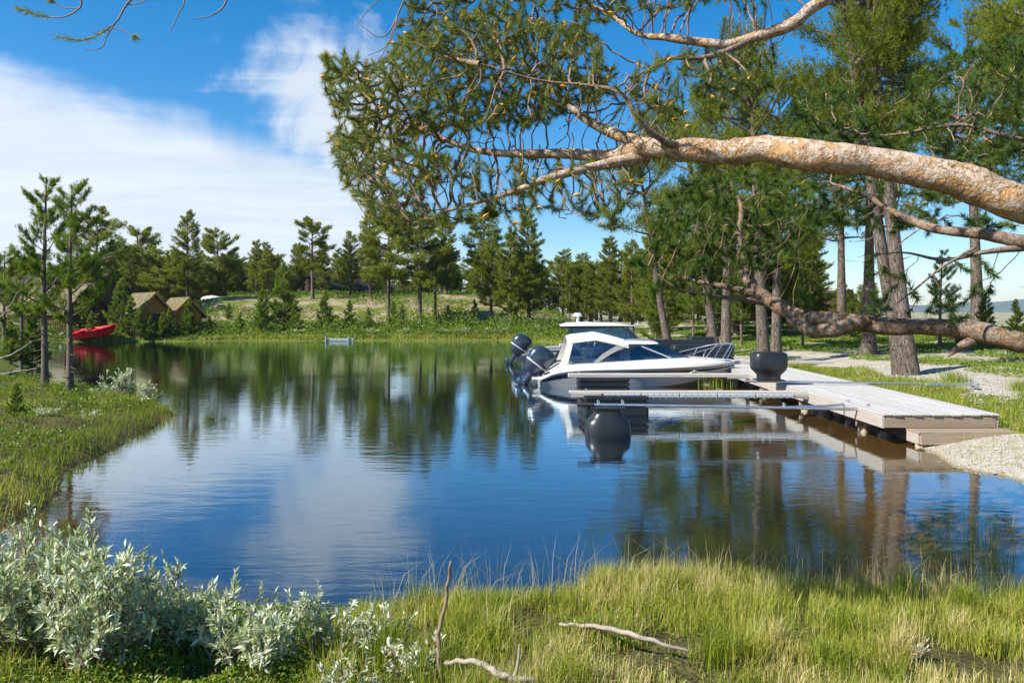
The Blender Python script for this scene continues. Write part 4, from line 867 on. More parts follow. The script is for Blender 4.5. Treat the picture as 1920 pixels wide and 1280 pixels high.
part('ladder', e_, 'steel', lambda b: (b.tube([(1.55, -.45, -.1), (1.6, -.45, .42), (1.66, -.45, .48), (2.0, -.45, .48), (2.06, -.45, .42), (2.1, -.45, -.1)], .018, 6), b.tube([(1.58, -.45, .12), (2.08, -.45, .12)], .015, 6), b.tube([(1.6, -.45, .3), (2.06, -.45, .3)], .015, 6)))

# ================================================================ BOATS
def hull(parent, L, stations, mats, name='hull'):
    """stations: x, list of (half width, z) from keel up to sheer; one material per strake"""
    n = len(stations[0][1]); b = MB(); ns = 40; xs = [s[0] for s in stations]
    cols = np.array([[c for p in s[1] for c in p] for s in stations]); sp_ = spline(np.column_stack([xs, cols]), ns)
    for side in (-1, 1):
        for k in range(n - 1):
            ra = np.stack([sp_[:, 0], side * sp_[:, 1 + 2 * k], sp_[:, 2 + 2 * k]], 1); rb = np.stack([sp_[:, 0], side * sp_[:, 3 + 2 * k], sp_[:, 4 + 2 * k]], 1)
            i_ = np.arange(ns - 1); f = np.stack([i_, i_ + 1, ns + i_ + 1, ns + i_], 1); f = f if side < 0 else f[:, ::-1]
            b.add(np.vstack([ra, rb]), f, k, .5, True)
    tr_ = sp_[0]; v = [(tr_[0], -tr_[1 + 2 * k], tr_[2 + 2 * k]) for k in range(n)] + [(tr_[0], tr_[1 + 2 * k], tr_[2 + 2 * k]) for k in range(n - 1, -1, -1)]
    b.add(v, [list(range(len(v)))[::-1]], 0); return b.build(name, [MAT[m_] for m_ in mats], parent), sp_
def outboard(parent, loc, tilt, scale=1.0, steer=0.0):
    e_ = empty('outboard_motor', loc); e_.parent = parent; e_.rotation_euler = (0, tilt, steer); e_.scale = (scale,) * 3
    rings = []
    for z, a_, b_, xo in ((-.06, .22, .17, -.02), (.02, .34, .24, -.07), (.34, .47, .29, -.12), (.40, .48, .295, -.12), (.70, .50, .30, -.13), (.90, .46, .28, -.12), (1.03, .37, .23, -.09), (1.10, .22, .15, -.04), (1.12, .05, .04, 0)):
        rings.append([(xo + math.copysign(abs(math.cos(t_)) ** .75, math.cos(t_)) * a_, math.copysign(abs(math.sin(t_)) ** .8, math.sin(t_)) * b_, z) for t_ in np.linspace(0, 2 * math.pi, 28, endpoint=False)])
    part('cowling', e_, 'cowl', lambda b: b.loft(rings))
    part('cowling_band', e_, 'alubare', lambda b: b.loft([[(p[0] * 1.012, p[1] * 1.012, p[2]) for p in rings[k]] for k in (2, 3)], 0, True, False))
    part('leg', e_, 'cowl', lambda b: b.loft([[(x * .9 - .02, y, z) for x, y in ((-.20 * k, -.07), (.16 * k, -.09), (.20 * k, 0), (.16 * k, .09), (-.20 * k, .07), (-.27 * k, 0))] for z, k in ((.30, 1.0), (.1, .85), (-.2, .72), (-.42, .68), (-.5, .7))]))
    part('cavitation_plate', e_, 'cowl', lambda b: b.bbox((-.08, 0, -.46), (.52, .26, .018), .006))
    part('gearcase', e_, 'cowl', lambda b: b.tube([(.22, 0, -.62), (.12, 0, -.62), (-.05, 0, -.62), (-.2, 0, -.62), (-.27, 0, -.62)], [.02, .06, .068, .055, .04], 12))
    part('skeg', e_, 'cowl', lambda b: b.loft([[(.08, -.012, -.66), (-.17, -.012, -.66), (-.17, .012, -.66), (.08, .012, -.66)], [(-.06, -.006, -.86), (-.16, -.006, -.86), (-.16, .006, -.86), (-.06, .006, -.86)]], smooth=False))
    part('strut', e_, 'cowl', lambda b: b.loft([[(.13, 0, -.45), (0, .045, -.45), (-.2, 0, -.45), (0, -.045, -.45)], [(.10, 0, -.6), (0, .04, -.6), (-.18, 0, -.6), (0, -.04, -.6)]]))
    def prop(b):
        for a_ in (0, 2.09, 4.19):
            M_ = Matrix.Rotation(a_, 3, 'X') @ Matrix.Rotation(.6, 3, 'Z'); v = np.array([(0, -.02, .03), (0, .06, .08), (0, .07, .16), (0, -.02, .19), (0, -.07, .12)]) @ np.array(M_).T; b.add(v + [-.31, 0, -.62], [[0, 1, 2, 3, 4]]); b.add(v + [-.318, 0, -.62], [[4, 3, 2, 1, 0]])
    part('propeller', e_, 'steel', prop)
    part('bracket', e_, 'alubare', lambda b: (b.bbox((.26, .10, .12), (.16, .05, .5), .015), b.bbox((.26, -.10, .12), (.16, .05, .5), .015), b.tube([(.2, 0, -.1), (.3, 0, .25)], .03, 8)))
    return e_
def text(parent, s, loc, size, mat_, rot):
    cu = bpy.data.curves.new('lettering', 'FONT'); cu.body = s; cu.size = size; cu.extrude = .002; cu.shear = .2; cu.materials.append(MAT[mat_]); t_o = bpy.data.objects.new('lettering_curve', cu); me_ = bpy.data.meshes.new_from_object(t_o); bpy.data.objects.remove(t_o); o = bpy.data.objects.new('lettering', me_); C.objects.link(o); o['kind'] = 'stuff'; o.parent = parent; o.location = loc; o.rotation_euler = rot; return o

# --- white cuddy boat, bow to the dock; local x runs from stern to bow
wb = empty('motor_boat', (.82, 22.75, 0), 0, 'white motor boat with cream canopy and tinted windows moored bow to the dock', 'boat')
ST = [(0.0, [(0, -.20), (.80, -.03), (.93, .14), (.95, .17), (.96, .22), (.92, .28)]),
      (.45, [(0, -.26), (.86, -.05), (.99, .22), (1.01, .34), (1.03, .40), (1.00, .48)]),
      (1.1, [(0, -.28), (.90, -.05), (1.04, .31), (1.06, .42), (1.08, .49), (1.06, .55)]),
      (2.4, [(0, -.27), (.90, -.03), (1.06, .40), (1.08, .46), (1.11, .53), (1.09, .59)]),
      (3.7, [(0, -.22), (.78, .03), (1.0, .45), (1.03, .49), (1.09, .57), (1.07, .63)]),
      (4.7, [(0, -.06), (.48, .16), (.72, .45), (.80, .51), (.88, .60), (.86, .66)]),
      (5.4, [(0, .16), (.20, .30), (.36, .50), (.43, .55), (.52, .63), (.50, .68)]),
      (5.95, [(0, .50), (.01, .54), (.03, .58), (.045, .61), (.07, .66), (.06, .70)])]
hb_, sp_ = hull(wb, 6, ST, ['gelgrey', 'gelgrey', 'navy', 'gel', 'gel'])
part('rub_rail', wb, 'vinyl', lambda b: [b.tube(np.stack([sp_[:, 0], s_ * (sp_[:, 9] + .012), sp_[:, 10]], 1), .017, 6) for s_ in (-1, 1)], kind='stuff')
# deck and coaming
def deckf(b):
    rows = []
    for x, hw, z, zc in ((.30, .93, .44, .46), (.62, 1.0, .52, .66), (1.3, 1.03, .56, .69), (2.2, 1.06, .59, .74), (3.1, 1.05, .61, .80), (3.9, 1.0, .63, .84), (4.6, .85, .65, .82), (5.2, .58, .67, .78), (5.7, .26, .69, .74), (5.96, .06, .70, .71)):
        rows.append([(x, -hw, z), (x, -hw + .10 * min(1, hw * 3), zc - .015), (x, -hw * .72, zc + .015), (x, -hw * .3, zc + .035), (x, 0, zc + .04), (x, hw * .3, zc + .035), (x, hw * .72, zc + .015), (x, hw - .10 * min(1, hw * 3), zc - .015), (x, hw, z)])
    fr_ = [r for r in rows if r[0][0] >= 3.0]; b.loft(fr_, 0, False, False)
    for side in (slice(0, 3), slice(6, 9)): b.loft([r[side] for r in rows if r[0][0] <= 3.2], 0, False, False)
    b.loft([[rows[0][0], rows[0][8]], [rows[1][1], rows[1][7]]], 0, False, False); b.loft([[(.62, -.9, .645), (.62, .9, .645)], [(1.05, -.9, .66), (1.05, .9, .66)]], 0, False, False)
    b.box((2.0, 0, .25), (2.4, 1.5, .04)); b.box((.85, 0, .45), (.45, 1.75, .36)); b.box((2.35, -.45, .5), (.5, .5, .45)); b.box((2.35, .45, .5), (.5, .5, .45)); b.box((2.6, -.45, .85), (.1, .48, .5)); b.box((2.6, .45, .85), (.1, .48, .5)); b.box((3.3, 0, .55), (.15, 1.6, .55))
part('deck', wb, 'gel', deckf)
for s_ in (-1, 1): part('swim_platform', wb, 'gel', lambda b: b.bbox((-.02, s_ * .62, .24), (.42, .5, .06), .02))
# side glass, windscreen, roof
xs_ = np.linspace(1.75, 4.4, 24)
zb = np.interp(xs_, [1.75, 3.0, 4.4], [.735, .80, .865]); zt = np.interp(xs_, [1.75, 2.1, 2.5, 2.95, 3.4, 3.6, 4.4], [.745, .96, 1.10, 1.20, 1.25, 1.235, .875]); zt = np.convolve(np.pad(zt, 1, 'edge'), [.25, .5, .25], 'valid')
hwb = np.interp(xs_, [1.75, 3, 3.8, 4.4], [.90, .90, .82, .62]); hwt = hwb - (zt - zb) * .42
for s_ in (-1, 1):
    part('side_window', wb, 'glass', lambda b: b.loft([[(x, s_ * a_, z0), (x, s_ * b_, z1)] for x, a_, b_, z0, z1 in zip(xs_, hwb, hwt, zb, zt)], 0, False, False))
    part('window_frame', wb, 'navy', lambda b: b.tube(np.stack([xs_, s_ * hwt, zt], 1), .020, 6)); part('window_frame', wb, 'steel', lambda b: b.tube(np.stack([xs_, s_ * hwb, zb], 1), .014, 6))
    part('window_post', wb, 'alubare', lambda b: b.tube([(3.0, s_ * .725, 1.19), (3.85, s_ * .81, .85)], .026, 6))
part('windscreen', wb, 'glass', lambda b: b.loft([[(4.4 + .10 * (1 - (y / .62) ** 2), y, .875), (3.56 + .08 * (1 - (y / .62) ** 2), y * 1.02, 1.25)] for y in np.linspace(-.62, .62, 11)], 0, False, False))
part('windscreen_frame', wb, 'navy', lambda b: b.tube([(3.56 + .08 * (1 - (y / .66) ** 2), y * 1.02, 1.255) for y in np.linspace(-.66, .66, 11)], .02, 6))
part('hard_top', wb, 'gel', lambda b: b.loft([[(x, y, z + .07 * (1 - (y / .72) ** 2)) for y in np.linspace(-w_, w_, 9)] + [(x, y, z - .05 + .05 * (1 - (y / .72) ** 2)) for y in np.linspace(w_, -w_, 9)] for x, w_, z in ((2.3, .66, 1.27), (2.7, .70, 1.285), (3.2, .70, 1.28), (3.5, .67, 1.26))]))
def canv(b):
    rows = []
    for x, z, w_, sl in ((.80, 1.44, .72, 0), (.95, 1.49, .74, 0), (1.65, 1.57, .74, 0), (2.15, 1.46, .74, 0), (2.62, 1.33, .70, 0)):
        rows.append([(x + .06 * 0, -w_ - .05, z - .20), (x, -w_, z - .06), (x, -w_ * .7, z + .0), (x, 0, z + .04), (x, w_ * .7, z), (x, w_, z - .06), (x, w_ + .05, z - .20)])
    b.loft(rows, 0, False, False)
part('canopy', wb, 'canvas', canv)
for s_ in (-1, 1):
    part('canopy_flap', wb, 'canvas', lambda b: b.loft([[(.80, s_ * .77, 1.28), (.98, s_ * .77, 1.30)], [(.70, s_ * .86, .98), (.90, s_ * .86, 1.0)], [(.58, s_ * .93, .68), (.82, s_ * .93, .69)]], 0, False, False))
    part('canopy_flap', wb, 'vinyl', lambda b: b.loft([[(2.58, s_ * .74, 1.20), (2.30, s_ * .76, 1.25)], [(2.1, s_ * .84, .98), (1.85, s_ * .84, 1.0)], [(1.72, s_ * .92, .74), (1.55, s_ * .92, .73)]], 0, False, False))
    part('canopy_window', wb, 'glass', lambda b: b.loft([[(.98, s_ * .775, 1.295), (2.30, s_ * .765, 1.245)], [(.90, s_ * .862, .99), (1.86, s_ * .842, .995)], [(.82, s_ * .932, .69), (1.55, s_ * .922, .725)]], 0, False, False))
    part('canopy_pole', wb, 'steel', lambda b: (b.tube([(1.0, s_ * .72, 1.40), (1.5, s_ * .86, .72)], .012, 6), b.tube([(1.68, s_ * .73, 1.50), (1.45, s_ * .86, .72)], .012, 6)))
    part('bow_rail', wb, 'steel', lambda b: (b.tube(spline([(4.3, s_ * .70, .92), (4.6, s_ * .64, 1.0), (5.0, s_ * .52, 1.10), (5.5, s_ * .30, 1.22), (5.92, s_ * .12, 1.26)], 24), .013, 6), b.tube([(4.95, s_ * .53, 1.09), (4.85, s_ * .56, .84)], .011, 6), b.tube([(5.5, s_ * .30, 1.22), (5.2, s_ * .42, .80)], .011, 6), b.tube([(5.92, s_ * .12, 1.26), (5.65, s_ * .22, .76)], .011, 6)))
part('roof_rail', wb, 'steel', lambda b: b.tube([(2.5, -.5, 1.33), (2.6, -.5, 1.40), (3.1, -.5, 1.41), (3.4, -.5, 1.34)], .011, 6))
part('bow_rope', wb, 'white', lambda b: b.tube(spline([(5.55, -.33, .70), (5.52, -.40, .45), (5.35, -.40, .22), (5.5, -.3, .36), (5.9, -.1, .42)], 24), .011, 6))
text(wb, 'S-1381-S', (1.12, -1.085, .60), .085, 'navy', (R(80), 0, 0))
outboard(wb, (-.18, -.05, .34), .66, .78)
# --- dark aluminium boat with white hardtop behind it
db = empty('motor_boat', (.42, 31.5, 0), 0, 'dark hulled motor boat with white hardtop behind the white boat', 'boat')
ST2 = [(0.0, [(0, -.2), (.92, -.02), (1.0, .12), (1.02, .42), (1.03, .48)]), (.7, [(0, -.26), (.95, -.02), (1.05, .14), (1.09, .60), (1.10, .68)]), (2.5, [(0, -.26), (.95, .0), (1.06, .20), (1.12, .68), (1.13, .77)]), (4.6, [(0, -.14), (.68, .12), (.84, .32), (.98, .76), (1.0, .85)]), (5.8, [(0, .15), (.25, .34), (.38, .48), (.55, .84), (.56, .92)]), (6.5, [(0, .62), (.02, .68), (.04, .76), (.08, .92), (.08, .98)])]
hull(db, 6.5, ST2, ['alubare', 'alubare', 'alu', 'alubare'])
part('stern_quarter', db, 'alu', lambda b: [b.loft([[(-.28, s_ * .55, .16), (-.28, s_ * 1.0, .16), (-.28, s_ * 1.0, .26), (-.28, s_ * .55, .26)], [(.55, s_ * .55, .16), (.55, s_ * 1.06, .16), (.55, s_ * 1.08, .64), (.55, s_ * .55, .64)]], smooth=False) for s_ in (-1, 1)], kind='stuff')
part('deck', db, 'alubare', lambda b: (b.loft([[(4.3, -.98, .85), (4.3, 0, .9), (4.3, .98, .85)], [(5.8, -.55, .93), (5.8, 0, .97), (5.8, .55, .93)], [(6.45, -.08, .98), (6.45, 0, .99), (6.45, .08, .98)]], 0, False, False), b.box((2.3, 0, .3), (4.2, 1.9, .04)), b.bbox((1.95, -.98, .83), (.9, .12, .18), .04)))
part('cabin', db, 'alu', lambda b: [b.loft([[(x - .05, -.9, .78), (x + .05, -.9, .78), (x + .05, .9, .78), (x - .05, .9, .78)], [(x2 - .05, -.82, 1.58), (x2 + .05, -.82, 1.58), (x2 + .05, .82, 1.58), (x2 - .05, .82, 1.58)]], smooth=False) if x < 2.5 else [b.tube([(x, y_, .85), (x2, y_ * .92, 1.58)], .04, 6) for y_ in (-.9, .9)] for x, x2 in ((1.95, 2.05), (4.35, 4.15), (5.0, 4.3))], kind='stuff')
for s_ in (-1, 1): part('side_window', db, 'glass', lambda b: b.loft([[(2.1, s_ * .91, .86), (2.1, s_ * .83, 1.54)], [(4.9, s_ * .86, .88), (4.25, s_ * .82, 1.54)]], 0, False, False))
part('windscreen', db, 'glass', lambda b: b.loft([[(5.0, -.85, .88), (5.0, .85, .88)], [(4.3, -.8, 1.54), (4.3, .8, 1.54)]], 0, False, False))
part('roof', db, ['gel', 'alu'], lambda b: (b.loft([[(x, -w_, z), (x, -w_ * .8, z + .13 * k), (x, 0, z + .16 * k), (x, w_ * .8, z + .13 * k), (x, w_, z)] for x, w_, z, k in ((1.55, .88, 1.63, .2), (1.85, .95, 1.63, .85), (2.6, .97, 1.64, 1), (3.8, .95, 1.64, .8), (4.6, .86, 1.63, .15))], 0, False, False), b.loft([[(x, -w_, z0), (x, -w_, 1.628), (x, w_, 1.628), (x, w_, z0)] for x, w_, z0 in ((1.57, .84, 1.60), (1.9, .9, 1.46), (2.6, .9, 1.52), (4.5, .82, 1.58))], 1, True, True, smooth=False)))
part('roof_light', db, 'white', lambda b: (b.loft([[(2.35 + .19 * k * math.cos(t_), .19 * k * math.sin(t_), z) for t_ in np.linspace(0, 6.28, 16, endpoint=False)] for z, k in ((2.02, .9), (2.03, 1), (2.06, 1), (2.14, .82), (2.16, .6))]), b.tube([(2.35, 0, 1.78), (2.35, 0, 2.02)], .05, 8)))
part('whip_antenna', db, 'alubare', lambda b: b.tube([(4.5, -.7, 1.62), (4.75, -.72, 1.72), (4.78, -.72, 1.85)], .012, 5))
text(db, 'Buster', (.80, -1.115, .46), .22, 'white', (R(86), 0, 0))
outboard(db, (-.22, -.0, .42), .60, .80)

# --- red rowing boat drawn up by the boathouse
rb = empty('rowing_boat', (-32.6, 55.7, .42), R(-12), 'red plastic rowing boat pulled up on the bank by the boathouse', 'boat')
hull(rb, 3.6, [(0, [(0, -.12), (.50, -.05), (.62, .30), (.66, .34)]), (.9, [(0, -.16), (.58, -.06), (.74, .34), (.78, .38)]), (2.2, [(0, -.14), (.48, .0), (.66, .42), (.70, .46)]), (3.1, [(0, .05), (.18, .2), (.34, .54), (.38, .58)]), (3.6, [(0, .56), (.02, .6), (.05, .66), (.07, .70)])], ['red', 'red', 'red'])
part('inner_hull', rb, 'red', lambda b: (b.loft([[(x, -w_, z), (x, -w_ * .8, z - .22), (x, w_ * .8, z - .22), (x, w_, z)] for x, w_, z in ((0.02, .62, .33), (.9, .74, .37), (2.2, .66, .45), (3.1, .34, .57), (3.5, .08, .67))], 0, False, False), b.box((.25, 0, .26), (.4, 1.2, .06)), b.box((1.5, 0, .28), (.3, 1.3, .05))))
rb.rotation_euler = (R(14), R(-4), R(-10))
# --- blue-grey bench raft at the far shore
bn = empty('floating_bench', (-14.0, 56.4, 0), R(-2), 'small blue-grey plank raft with two corner posts at the far shore', 'bench')
put(part('plank', bn, 'bluegrey', lambda b: b.bbox((0, 0, 0), (2.1, .05, .13), .01)), (1.05, -.3, .10))
put(part('top', bn, 'bluegrey', lambda b: b.bbox((0, 0, 0), (2.1, .6, .04), .01)), (1.05, 0, .19))
for x in (.04, 1.75): put(part('post', bn, 'bluegrey', lambda b: b.bbox((0, 0, 0), (.09, .09, .45), .01)), (x, -.38, .17))

# ================================================================ BUILDINGS
def hut(name, loc, rz, Wd, Ln, eave, ridge, wall_m, roof_m, lab, over=.35, boards=True, trim=None, sod=True):
    """gable end faces local -y; ridge runs along +y"""
    e_ = empty(name, loc, rz, lab, 'building'); hw = Wd / 2
    part('wall', e_, wall_m, lambda b: (b.add([(-hw, 0, -.6), (hw, 0, -.6), (hw, 0, eave), (0, 0, ridge), (-hw, 0, eave)], [[0, 1, 2, 3, 4]]), b.add([(-hw, 0, -.6), (-hw, 0, eave), (-hw, Ln, eave), (-hw, Ln, -.6)], [[0, 1, 2, 3]]), b.add([(hw, 0, -.6), (hw, Ln, -.6), (hw, Ln, eave), (hw, 0, eave)], [[0, 1, 2, 3]]), b.add([(-hw, Ln, -.6), (-hw, Ln, eave), (0, Ln, ridge), (hw, Ln, eave), (hw, Ln, -.6)], [[0, 1, 2, 3, 4]])))
    if boards:
        n = int(Wd / .24)
        for k in range(n):
            x = -hw + (k + .5) * Wd / n; zt = eave + (ridge - eave) * (1 - abs(x) / hw) - .06
            put(part('board', e_, wall_m, lambda b: b.box((0, 0, (zt + .5) / 2), (.13, .03, zt + .5))), (x, -.018, -.5))
        n = int(Ln / .3)
        for k in range(n):
            for sd_ in ((-1,) if rz > -1 else (-1,)):
                put(part('board', e_, wall_m, lambda b: b.box((0, 0, (eave + .45) / 2), (.03, .15, eave + .45))), (sd_ * (hw + .018), (k + .5) * Ln / n, -.5))
    sl = (ridge - eave) / hw; th = .22 if sod else .10
    for sd_ in (-1, 1):
        xo = hw + over; zo = eave - sl * over
        def rf(b):
            ny = 26; nx = 7; rows = []
            for iy in range(ny + 1):
                y = -over + (Ln + 2 * over) * iy / ny; rows.append([(sd_ * xo * u, y, ridge + .05 + (zo - ridge) * u + th + (rng.normal(0, .03) if sod and 0 < u < 1 else 0)) for u in np.linspace(0, 1, nx)])
            b.loft(rows, 0, False, False); b.loft([[r[-1], (r[-1][0], r[-1][1], r[-1][2] - th)] for r in rows], 0, False, False)
            b.loft([[(p[0], p[1], p[2]), (p[0], p[1], p[2] - th)] for p in rows[0]], 0, False, False)
        part('roof', e_, roof_m, rf)
        if sod:
            q_ = MB(); n = 420; u = rng.uniform(.02, .98, n); y = rng.uniform(-over, Ln + over, n); grass(q_, np.stack([sd_ * xo * u, y, ridge + .05 + (zo - ridge) * u + th - .02], 1), rng.uniform(.05, .18, n), .03, .4, 0, np.where(rng.random(n) < .7, .2, .72)); q_.build('roof_grass', MAT['grass'], e_, kind='stuff')
        put(part('barge_board', e_, trim or wall_m, lambda b: b.loft([[(0, -.03, .10), (0, .0, .10), (0, 0, -.10), (0, -.03, -.10)], [(sd_ * xo, -.03, .10 + zo - ridge), (sd_ * xo, 0, .10 + zo - ridge), (sd_ * xo, 0, -.10 + zo - ridge), (sd_ * xo, -.03, -.10 + zo - ridge)]], smooth=False)), (0, -over - .015, ridge + .16))
    return e_
MAT['sod'] = simple('dry_turf_roof', (.15, .115, .065), .95, var=.45, scale=3, bumpd=.05, dirt=(.16, .20, .04))
bh = hut('boathouse', (*P(163, 600, 59)[:2], .85), R(62), 3.4, 9.5, 1.45, 3.3, 'hutred', 'sod', 'dark red-brown boathouse with turf roof behind the red boat', trim='hutdark')
part('foundation', bh, 'concrete', lambda b: b.box((-1.75, 4.6, -.55), (.25, 9.2, .7)))
put(part('window', bh, 'white', lambda b: (b.box((0, 0, 0), (.05, .75, .7)), b.box((-.03, 0, 0), (.02, .06, .7)))), (-1.73, 6.5, .75))
part('pane', [c for c in bh.children if c.name.startswith('window')][0], 'navy', lambda b: [b.box((-.035, y_, z_), (.02, .26, .26)) for y_ in (-.17, .17) for z_ in (-.16, .16)], kind='stuff')
h1 = hut('boat_hut', (*P(289, 600, 58.6)[:2], .75), R(46), 2.3, 4.2, 1.45, 2.75, 'hutorange', 'sod', 'orange oiled timber hut nearest the boathouse, gable to the water', trim='hutorange')
h2 = hut('boat_hut', (*P(352, 600, 60.5)[:2], .85), R(42), 2.2, 3.8, 1.15, 2.3, 'hutorange', 'sod', 'orange oiled timber hut standing farthest right of the huts', trim='hutorange')
part('door', h1, 'hutdark', lambda b: b.box((0, -.05, .5), (.9, .04, 1.6))); part('door', h2, 'hutdark', lambda b: b.box((.1, -.05, .35), (.8, .04, 1.4)))
hut('cabin', (*P(207, 560, 74)[:2], 2.3), R(40), 3.8, 8, 1.9, 3.6, 'hutdark', 'hutdark', 'dark cabin gable showing among the pines above the boathouse', boards=False, sod=False)
hut('cabin', (*P(108, 560, 74)[:2], 2.4), R(60), 6, 8, 1.8, 3.4, 'hutdark', 'hutdark', 'dark cabin half hidden behind the slim pine pair', boards=False, sod=False)
hut('cabin', (*P(575, 550, 84)[:2], 3.3), R(-40), 4.5, 7, 1.6, 3.0, 'hutdark', 'hutdark', 'dark cabin with low roof on the hill behind the layered pine', boards=False, sod=False)
hut('cabin', (*P(1590, 560, 70)[:2], gz(31.5, 70)), R(70), 5, 7, 2.0, 3.1, 'hutred', 'hutred', 'reddish cabin glimpsed through the trees right of the forked pine', boards=False, sod=False)
tp_ = MB(); tp_.loft([[(x, y * w_, z) for y, z in ((-.6, 0), (-.5, h_ * .8), (0, h_), (.5, h_ * .8), (.6, 0))] for x, w_, h_ in ((-1.2, .5, .1), (-.8, 1, .5), (0, 1.1, .62), (.8, 1, .5), (1.2, .4, .1))], 0, False, False)
o = tp_.build('covered_boat', MAT['carwhite']); o.location = (*P(397, 560, 78)[:2], gz(P(397, 560, 78)[0], 78)); tag(o, 'pale tarpaulin covered boat on the grass right of the huts', 'boat')

# ================================================================ GROUND COVER AND SHRUBS
def scatter(n, x0, x1, y0, y1, smin=.02, smax=1e9, mask=None):
    X = rng.uniform(x0, x1, n); Y = rng.uniform(y0, y1, n); z, s = ground(X, Y); k = (s > smin) & (s < smax)
    if mask is not None: k &= mask(X, Y, s)
    return X[k], Y[k], z[k], s[k]
inview = lambda X, Y: np.abs(X) < .72 * Y + .6
# near bank
X, Y, z, s = scatter(330000, -3.6, 5.6, 2.7, 6.3, .0, 9, lambda X, Y, s: inview(X, Y) & (Y < 6.4))
dens = vnoise(X * 2.1, Y * 2.1, 11) * .7 + vnoise(X * 6, Y * 6, 12) * .5; leftish = sst(X / Y, -.30, -.12)
k = rng.random(len(X)) < (.03 + .97 * sst(dens, .38, .80)) * (.10 + .9 * leftish) * .5; X, Y, z, s, dens = X[k], Y[k], z[k], s[k], dens[k]
tuft = vnoise(X * 1.3 + 5, Y * 1.3, 13); edge_ = np.exp(-((s - .25) / .4) ** 2)
hh = .85 * (.05 + .08 * dens + .10 * sst(tuft, .45, .8) + .05 * edge_ * sst(X, -1.0, .5)) * rng.uniform(.55, 1.35, len(X))
straw = sst(vnoise(X * 1.7, Y * 1.7, 14), .5, .8)
tone = np.clip(rng.normal(.44, .18, len(X)) + .55 * straw * rng.random(len(X)) + (rng.random(len(X)) < .10) * .4, 0, 1)
gm = MB(); grass(gm, np.stack([X, Y, z - .01], 1), hh, .0042, .40, 0, tone)
for k in range(120):
    cx, cy = rng.uniform(-1.6, 4.6), rng.uniform(2.9, 5.9); zc_, sc_ = ground(np.array([cx]), np.array([cy]))
    if sc_[0] < .03 or abs(cx) > .7 * cy + .3 or cx / cy < -.26: continue
    n = int(rng.uniform(90, 240)); a_ = rng.normal(0, rng.uniform(.035, .075), (n, 2)); zz = ground(cx + a_[:, 0], cy + a_[:, 1])[0]; tn = rng.choice([.2, .3, .42, .55, .85], p=[.2, .3, .25, .1, .15])
    grass(gm, np.stack([cx + a_[:, 0], cy + a_[:, 1], np.maximum(zz, -.02) - .01], 1), rng.uniform(.5, 1.15, n) * rng.uniform(.14, .30), .0042, .5, 0, np.clip(rng.normal(tn, .12, n), 0, 1))
n = 420; t = rng.random(n); sx = rng.uniform(-.9, 3.6, n); ii = LAKE[1:12]; sy = np.interp(sx, ii[:, 0], ii[:, 1]) - rng.uniform(.05, .5, n); zz, ss = ground(sx, sy)
grass(gm, np.stack([sx, sy, zz], 1), rng.uniform(.28, .52, n), .0028, .5, 0, rng.uniform(.75, 1, n))
tag(gm.build('bank_grass', MAT['grass']), 'yellow-green grass with straw blades on the near bank', 'grass', kind='stuff')
# bilberry on the near left
X, Y, z, s = scatter(60000, -4.2, 1.2, 2.6, 5.6, .02, 9, lambda X, Y, s: inview(X, Y) & (rng.random(len(X)) < 1 - .96 * sst(X / Y, -.34, -.10)))
hb = vnoise(X * 3, Y * 3, 21) * .13 * rng.random(len(X)) + .01; hm = MB(); d = rng.normal(0, 1, (len(X), 3)); d[:, 2] = np.abs(d[:, 2]) * .6 + .2
leaves(hm, np.stack([X, Y, z + hb], 1), d, .026, .017, 0, np.clip(rng.normal(.5, .22, len(X)) + (rng.random(len(X)) < .012) * .6, 0, 1))
tag(hm.build('bilberry_cover', MAT['herb']), 'bright green bilberry leaves covering the near left bank', 'ground cover', kind='stuff')
# left bank
X, Y, z, s = scatter(120000, -17.5, -4.6, 7.2, 24.5, .0, 9, lambda X, Y, s: (X > -.74 * Y) & (rng.random(len(X)) < .25 + .75 * vnoise(X * 1.5, Y * 1.5, 31)))
hh = (.07 + .10 * vnoise(X * 1.1, Y * 1.1, 32) + .10 * np.exp(-((s - .2) / .35) ** 2)) * rng.uniform(.5, 1.4, len(X)); gm = MB()
grass(gm, np.stack([X, Y, z - .01], 1), hh * .8, .008, .5, 0, np.clip(rng.normal(.27, .15, len(X)) + .45 * sst(vnoise(X * .9, Y * .9, 33), .55, .8) * rng.random(len(X)), 0, 1))
tag(gm.build('bank_grass', MAT['grass']), 'green grass and sedge covering the left bank', 'grass', kind='stuff')
X, Y, z, s = scatter(60000, -17.5, -5.4, 9, 24.5, .35, 9, lambda X, Y, s: (X > -.74 * Y) & (vnoise(X * .8, Y * .8, 34) > .42)); hm = MB(); d = rng.normal(0, 1, (len(X), 3)); d[:, 2] = np.abs(d[:, 2]) * .6 + .2
leaves(hm, np.stack([X, Y, z + rng.random(len(X)) * .26 * vnoise(X * 1.6, Y * 1.6, 35)], 1), d, .055, .036, 0, np.clip(rng.normal(.40, .2, len(X)), 0, .9))
tag(hm.build('dwarf_shrub_cover', MAT['herb']), 'low dwarf shrubs covering the left bank', 'ground cover', kind='stuff')
